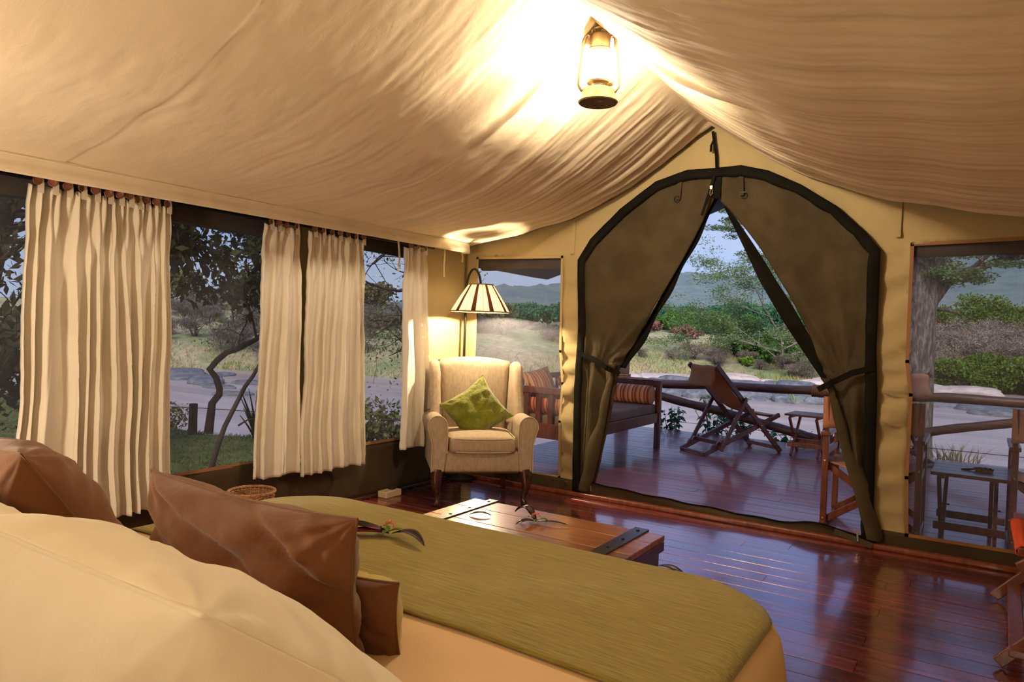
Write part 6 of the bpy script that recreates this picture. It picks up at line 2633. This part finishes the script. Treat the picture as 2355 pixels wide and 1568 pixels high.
# leafy sprays over the right window
for k in range(46):
    x = rng.uniform(-0.30, 1.55)
    c = Vector((x, rng.uniform(-0.4, 0.9), tz(2.46 + 0.10 * x + rng.normal() * 0.16)))
    if k % 5 == 0:
        c = Vector((rng.uniform(0.25, 0.9), rng.uniform(-0.2, 0.4), tz(2.12 + rng.normal() * 0.05)))
    a = c + Vector((-0.22 + rng.normal() * 0.06, rng.normal() * 0.10, 0.10 + rng.normal() * 0.05))
    mb.tube([a + Vector((-0.12, 0, 0.10)), a, c], [0.010, 0.007, 0.003], 5)
    tips.append(c)
    tips.append((a + c) / 2)
for k in range(8):
    tips.append(Vector((rng.uniform(-0.42, -0.20), 0.2, tz(rng.uniform(1.9, 2.9)))))
mb.build('trunk', BARK, bt, True, 180)
V, F = leaf_cloud(rng, [tuple(p) for p in tips], [(0.19, 0.19, 0.055)] * len(tips), 34000, 0.024, 0.5, 0.35)
o = np_mesh('foliage', V, F, FM['acacia'], bt)
o['kind'] = 'stuff'


# ---------------------------------------------------------------- outside the left windows
def leaf_shape(name, mat, L=0.13, w=0.06):
    V, F = [], []
    n = 6
    for i in range(n + 1):
        t = i / n
        hw = w / 2 * math.sin(PI * t ** 0.85) ** 0.8 if 0 < t < 1 else 0.0015
        V += [(-hw, L * t, 0.22 * hw - 0.03 * t * t), (0, L * t, -0.03 * t * t), (hw, L * t, 0.22 * hw - 0.03 * t * t)]
    for i in range(n):
        for j in (0, 1):
            F.append((i * 3 + j, i * 3 + j + 1, (i + 1) * 3 + j + 1, (i + 1) * 3 + j))
    me = bpy.data.meshes.new(name)
    me.from_pydata(V, [], F)
    me.materials.append(mat)
    me.polygons.foreach_set('use_smooth', [True] * len(me.polygons))
    return me


LEAF = leaf_shape('broad_leaf', FM['dark'])
def big_leaf_tree(name, label, loc, trunk, boughs, n_leaf, seed, bark=DBARK, box=None, mat='dark', stuff_n=2500, leaf_sc=1.0):
    r = thing(name, label, 'tree', loc)
    rng = np.random.default_rng(seed)
    L0 = Vector(loc)
    mb = MB()
    mb.tube([Vector(p) - L0 for p, _ in trunk], [q for _, q in trunk], 12, cap=False)
    mb.build('trunk', bark, r, True, 180)
    mb = MB()
    tips = []
    for p0, d0, L, r0, dep in boughs:
        limb(mb, Vector(p0) - L0, d0, L, r0, rng, dep, tips, 0.0, 0.45, 6, 4, 0.6, 0.1)
    mb.build('branches', bark, r, True, 180)
    for k in range(n_leaf):
        t = tips[int(rng.integers(0, len(tips)))]
        o = bpy.data.objects.new('broad_leaf', LEAF)
        COL.objects.link(o)
        o.parent = r
        o.location = Vector(t) + Vector((rng.normal() * 0.16, rng.normal() * 0.16, rng.normal() * 0.12))
        o.rotation_euler = (rng.uniform(-2.4, -0.7), rng.uniform(-0.6, 0.6), rng.uniform(0, 2 * PI))
        s = rng.uniform(0.7, 1.35) * leaf_sc
        o.scale = (s, s, s)
    if stuff_n:
        cs = [tuple(t) for t in tips]
        V, F = leaf_cloud(rng, cs, [(0.30, 0.30, 0.22)] * len(cs), stuff_n, 0.055 * leaf_sc, 0.0, 0.45)
        o = np_mesh('foliage', V, F, FM[mat], r)
        o['kind'] = 'stuff'
    return r


# bent tree on the bank, its crown drooping across the first window
g = float(ground_z(-10.45, 7.25))
big_leaf_tree('bent_tree', 'bent dark tree with drooping broad leaves outside the left window', (-10.45, 7.25, g - 0.1),
              [((-10.508, 7.166, -0.620), 0.075), ((-10.483, 7.203, -0.126), 0.060), ((-10.424, 7.287, 0.016), 0.056), ((-10.422, 7.290, 0.109), 0.054), ((-10.455, 7.243, 0.294), 0.052), ((-10.513, 7.160, 0.429), 0.055), ((-10.444, 7.259, 0.587), 0.050), ((-10.370, 7.365, 0.704), 0.047), ((-10.260, 7.523, 0.786), 0.045), ((-10.108, 7.742, 0.937), 0.040), ((-10.000, 7.900, 1.150), 0.030)],
              [((-10.0, 7.9, 1.1), (0.1, -0.1, 1.0), 1.0, 0.03, 2), ((-10.1, 7.74, 0.93), (-0.1, -0.35, 0.9), 0.9, 0.025, 2), ((-10.0, 7.9, 1.1), (0.3, 0.5, 0.6), 0.9, 0.025, 2), ((-10.26, 7.52, 0.78), (0.0, -0.3, 0.8), 0.7, 0.02, 2)], 30, 51, mat='olive', stuff_n=700, leaf_sc=0.6)
# big leaved tree whose boughs hang in front of the windows from above
g = float(ground_z(-9.6, 3.4))
big_leaf_tree('broad_leaved_tree', 'dark broad-leaved tree whose boughs hang across the top of the left windows', (-9.6, 3.4, g - 0.1),
              [((-9.6, 3.4, g - 0.1), 0.26), ((-9.55, 3.4, g + 1.2), 0.22), ((-9.45, 3.6, g + 2.6), 0.19), ((-9.3, 3.9, g + 4.0), 0.13)],
              [((-9.45, 3.6, 2.1), (0.35, 1.0, 0.25), 2.6, 0.06, 2), ((-9.4, 3.7, 2.7), (0.2, 1.0, 0.05), 3.0, 0.07, 2), ((-9.45, 3.6, 2.4), (-0.1, 1.0, 0.05), 2.6, 0.05, 2), ((-9.3, 3.9, 3.0), (0.4, 1.0, -0.1), 2.8, 0.06, 2), ((-9.5, 3.5, 1.6), (0.5, 0.55, 0.5), 1.4, 0.04, 2), ((-9.5, 3.5, 1.2), (0.6, -0.4, 0.4), 1.6, 0.05, 2), ((-9.5, 3.5, 0.6), (0.6, -0.2, 0.4), 1.4, 0.04, 2), ((-9.5, 3.5, 2.0), (0.4, -0.6, 0.5), 1.9, 0.05, 2)],
              50, 61, stuff_n=4500, leaf_sc=1.15)
bt2 = bpy.data.objects.get('broad_leaved_tree')
rng = np.random.default_rng(88)
L0 = Vector(bt2.location)
mb = MB()
tw = []
for k in range(34):
    y = rng.uniform(4.75, 6.75)
    top_only = rng.random()
    lo = 1.95 if y < 5.5 else 1.45
    z = rng.uniform(lo, 2.75)
    x = rng.uniform(-8.9, -7.6)
    tw.append(Vector((x, y, z)))
for (y0, z0) in ((4.2, 2.75), (4.4, 2.45), (4.3, 2.15), (4.6, 2.9)):
    pts = [Vector((-9.4, 3.7, z0 - 0.1)), Vector((-8.9, y0, z0)), Vector((-8.4, y0 + 0.9, z0 + 0.05)), Vector((-8.1, y0 + 1.8, z0 - 0.08)), Vector((-7.9, y0 + 2.5, z0 - 0.2))]
    mb.tube([p - L0 for p in pts], [0.035, 0.026, 0.020, 0.014, 0.006], 6)
for c in tw:
    a = c + Vector((rng.normal() * 0.15, -0.35, 0.22))
    mb.tube([a - L0, (a + c) / 2 + Vector((0, 0, 0.05)) - L0, c - L0, c + Vector((rng.normal() * 0.08, 0.12, -0.22)) - L0], [0.010, 0.008, 0.006, 0.003], 5)
mb.build('hanging_boughs', DBARK, bt2, True, 180)
for c in tw:
    for q in range(7):
        o = bpy.data.objects.new('broad_leaf', LEAF)
        COL.objects.link(o)
        o.parent = bt2
        o.location = c + Vector((rng.normal() * 0.10, rng.normal() * 0.12, rng.normal() * 0.10 - 0.05)) - L0
        o.rotation_euler = (rng.uniform(-2.3, -1.1), rng.uniform(-0.5, 0.5), rng.uniform(0, 2 * PI))
        s = rng.uniform(0.9, 1.6)
        o.scale = (s, s, s)
V, F = leaf_cloud(rng, [tuple(c - L0 + Vector((0, -0.1, 0.05))) for c in tw], [(0.28, 0.30, 0.24)] * len(tw), 2600, 0.06, 0.0, 0.45)
o = np_mesh('foliage', V, F, FM['dark'], bt2)
o['kind'] = 'stuff'
# hanging leafy twigs and flat thorny boughs in the second window
g = float(ground_z(-8.3, 10.0))
big_leaf_tree('thorn_tree', 'dark flat-branched thorn tree behind the narrow left window', (-8.6, 9.9, g - 0.1),
              [((-8.6, 9.9, g - 0.1), 0.14), ((-8.55, 9.9, g + 1.2), 0.11), ((-8.5, 9.85, g + 2.4), 0.09), ((-8.5, 9.8, g + 3.6), 0.06)],
              [((-8.5, 9.85, 1.3), (0.35, -0.95, 0.0), 1.9, 0.035, 3), ((-8.5, 9.85, 1.65), (0.3, -0.95, 0.05), 1.8, 0.035, 3), ((-8.5, 9.8, 1.9), (-0.4, -0.9, 0.05), 1.8, 0.03, 3), ((-8.5, 9.85, 0.9), (0.3, -0.95, -0.02), 1.5, 0.03, 2), ((-8.5, 9.8, 2.6), (0.3, -0.95, -0.05), 2.0, 0.03, 2)],
              0, 71, mat='olive', stuff_n=2600, leaf_sc=0.55)
twg = thing('overhanging_tree', 'tree whose leafy twigs hang down into the top of the narrow left window', 'tree', (-5.0, 5.2, 2.2))
rng = np.random.default_rng(5)
mb = MB()
for k in range(9):
    p0 = Vector((rng.uniform(-0.25, 0.25), rng.uniform(-0.6, 0.5), 0.35))
    p1 = p0 + Vector((rng.normal() * 0.08, rng.normal() * 0.10, -0.25))
    p2 = p1 + Vector((rng.normal() * 0.08, rng.normal() * 0.12, -0.18 - 0.1 * rng.random()))
    mb.tube([p0, p1, p2], [0.006, 0.004, 0.002], 5)
    for q in range(5):
        o = bpy.data.objects.new('broad_leaf', LEAF)
        COL.objects.link(o)
        o.parent = twg
        o.location = p1.lerp(p2, rng.random()) + Vector((rng.normal() * 0.02, rng.normal() * 0.03, 0))
        o.rotation_euler = (rng.uniform(-2.3, -1.2), rng.uniform(-0.5, 0.5), rng.uniform(0, 2 * PI))
        s = rng.uniform(0.5, 0.85)
        o.scale = (s, s, s)
mb.tube([(-0.72, 0.10, -2.85), (-0.70, 0.10, -1.2), (-0.66, 0.08, -0.1), (-0.45, 0.05, 0.45), (0, 0, 0.36), (-0.1, 0.9, 0.42)], [0.05, 0.045, 0.04, 0.03, 0.014, 0.008], 8)
mb.tube([(0, 0, 0.36), (0.1, -0.7, 0.40)], [0.012, 0.006], 6)
mb.build('twigs', DBARK, twg)

# slanting sapling, fence post and wire, aloe, bush
g = float(ground_z(-7.35, 5.15))
sp = thing('leaning_sapling', 'thin bare sapling leaning to the right across the left window', 'tree', (-7.334, 5.051, g))
mb = MB()
SP = [(-7.35, 5.02, -0.70), (-7.334, 5.051, -0.453), (-7.298, 5.103, -0.20), (-7.259, 5.159, 0.025), (-7.198, 5.246, 0.26), (-7.14, 5.331, 0.487), (-7.092, 5.399, 0.61), (-7.03, 5.50, 0.85), (-6.98, 5.58, 1.2)]
mb.tube([Vector(p) - Vector((-7.334, 5.051, g)) for p in SP], [0.034, 0.032, 0.030, 0.028, 0.026, 0.024, 0.022, 0.016, 0.008], 9)
for a, b in (((0.10, 0.27, 0.55), (0.35, 0.35, 0.65)), ((0.30, 0.66, 1.25), (0.05, 0.55, 1.45)), ((0.30, 0.66, 1.25), (0.60, 0.80, 1.18)), ((0.42, 0.93, 1.7), (0.15, 0.9, 2.0))):
    mb.tube([a, ((a[0] + b[0]) / 2, (a[1] + b[1]) / 2, (a[2] + b[2]) / 2 + 0.03), b], [0.012, 0.008, 0.003], 6)
mb.build('stem', DBARK, sp)
g = float(ground_z(-10.0, 6.55))
fp_ = thing('fence_post', 'short dark fence post standing in the grass outside the left window', 'post', (-10.0, 6.55, g))
mb = MB()
mb.tube([(0, 0, -0.1), (0, 0, 0.30), (0.005, 0, 0.47)], [0.068, 0.064, 0.062], 10)
mb.build('post', DBARK, fp_, True, 40)
mb = MB()
mb.tube([(-3.5, -2.0, 0.36), (-0.04, 0, 0.41), (2.0, 1.3, 0.33), (4.0, 2.4, 0.35)], 0.006, 5)
mb.build('wire', M['iron'], fp_)
g = float(ground_z(-8.55, 6.62))
al = thing('aloe_plant', 'dark spiky aloe at the right side of the left window', 'plant', (-8.55, 6.62, g))
rng = np.random.default_rng(9)
for k in range(16):
    a = rng.uniform(0, 2 * PI)
    h = rng.uniform(0.45, 0.85)
    e_ = rng.uniform(0.15, 0.38)
    P = np.zeros((6, 3, 3))
    for i in range(6):
        t = i / 5
        w = 0.035 * (1 - t) ** 0.7 + 0.001
        c = Vector((e_ * math.cos(a) * t ** 1.3, e_ * math.sin(a) * t ** 1.3, h * t - 0.05))
        s = Vector((-math.sin(a), math.cos(a), 0))
        for j in range(3):
            P[i, j] = c + s * w * (j - 1) + Vector((0, 0, 0.012 * abs(j - 1)))
    mb = MB()
    mb.grid(P)
    mb.build('leaf', FM['dark'], al, True, 60, solid=0.006)
plant('green_bush', 'round leafy bush low down in the narrow left window', 'bush', None, 'nb', 401, FM['olive'], 0.85, 1.05, 2600, 0.045, (-8.2, 8.35), 0.4, 1.0, DBARK, 12, 0.0, 0.5, 0.02, 7)
plant('green_bush', 'straggly grey bush at the near water edge, left side of the left window', 'bush', None, 'sb', 402, FM['olive'], 0.7, 1.0, 500, 0.05, (-13.3, 8.0), 0.4, 1.0, DBARK, 8, 0.0, 0.5, 0.015, 8)
plant('green_bush', 'dark bush behind the curtain at the left picture edge', 'bush', None, 'eb', 403, FM['dark'], 1.0, 1.9, 2600, 0.07, (-9.0, 3.2), 0.4, 1.0, DBARK, 12, 0.0, 0.5, 0.02, 7)
# leaves reaching up over the edge of the deck
for i, (x, h, lab) in enumerate(((-3.55, 0.42, 'leafy shoot rising over the deck edge beside the day bed post'), (-2.95, 0.50, 'taller leafy shoot rising over the deck edge behind the deck chair'), (-2.62, 0.30, 'low leafy shoot at the deck edge just left of the deck chair'), (-1.95, 0.16, 'tiny leafy shoot at the deck edge under the slanting rail'))):
    r = thing('leafy_shoot', lab, 'plant', (x, 9.55, -0.25))
    rng = np.random.default_rng(60 + i)
    mb = MB()
    for k in range(8):
        a = rng.normal() * 0.30
        top = Vector((a * 0.7 + rng.normal() * 0.06, rng.normal() * 0.06, 0.2 + h * rng.uniform(0.5, 1.0)))
        mb.tube([(0.02 * k, 0, -0.6), (a * 0.4, 0, top.z * 0.5), top], [0.008, 0.006, 0.003], 5)
        for q in range(14):
            t_ = rng.uniform(0.35, 1.0)
            o = bpy.data.objects.new('broad_leaf', bpy.data.meshes.get('shoot_leaf') or leaf_shape('shoot_leaf', FM['teal'], 0.11, 0.048))
            COL.objects.link(o)
            o.parent = r
            o.location = Vector((a * 0.7 * t_, 0, top.z * t_)) + Vector((rng.normal() * 0.015, rng.normal() * 0.02, 0))
            o.rotation_euler = (rng.uniform(-0.9, 0.5), rng.uniform(-0.5, 0.5), rng.uniform(0, 2 * PI))
            s = rng.uniform(0.7, 1.2)
            o.scale = (s, s, s)
    mb.build('stems', TWIG, r)
gt = thing('grass_tuft', 'tuft of long grass rising over the deck edge in the right window', 'grass', (-0.20, 9.62, -0.35))
rng = np.random.default_rng(19)
n = 110
V, F = [], []
for k in range(n):
    bx, by = rng.normal() * 0.085, rng.normal() * 0.05
    h = rng.uniform(0.25, 0.52)
    lx_, ly_ = rng.normal() * 0.16, rng.normal() * 0.08
    b = len(V)
    w = 0.006
    V += [(bx - w, by, -0.5), (bx + w, by, -0.5), (bx + lx_ * 0.5 + w * .8, by + ly_ * 0.5, h * 0.7), (bx + lx_, by + ly_, h), (bx + lx_ * 0.5 - w * .8, by + ly_ * 0.5, h * 0.7)]
    F.append((b, b + 1, b + 2, b + 3, b + 4))
o = np_mesh('blades', V, F, FM['straw'], gt)
o['kind'] = 'stuff'
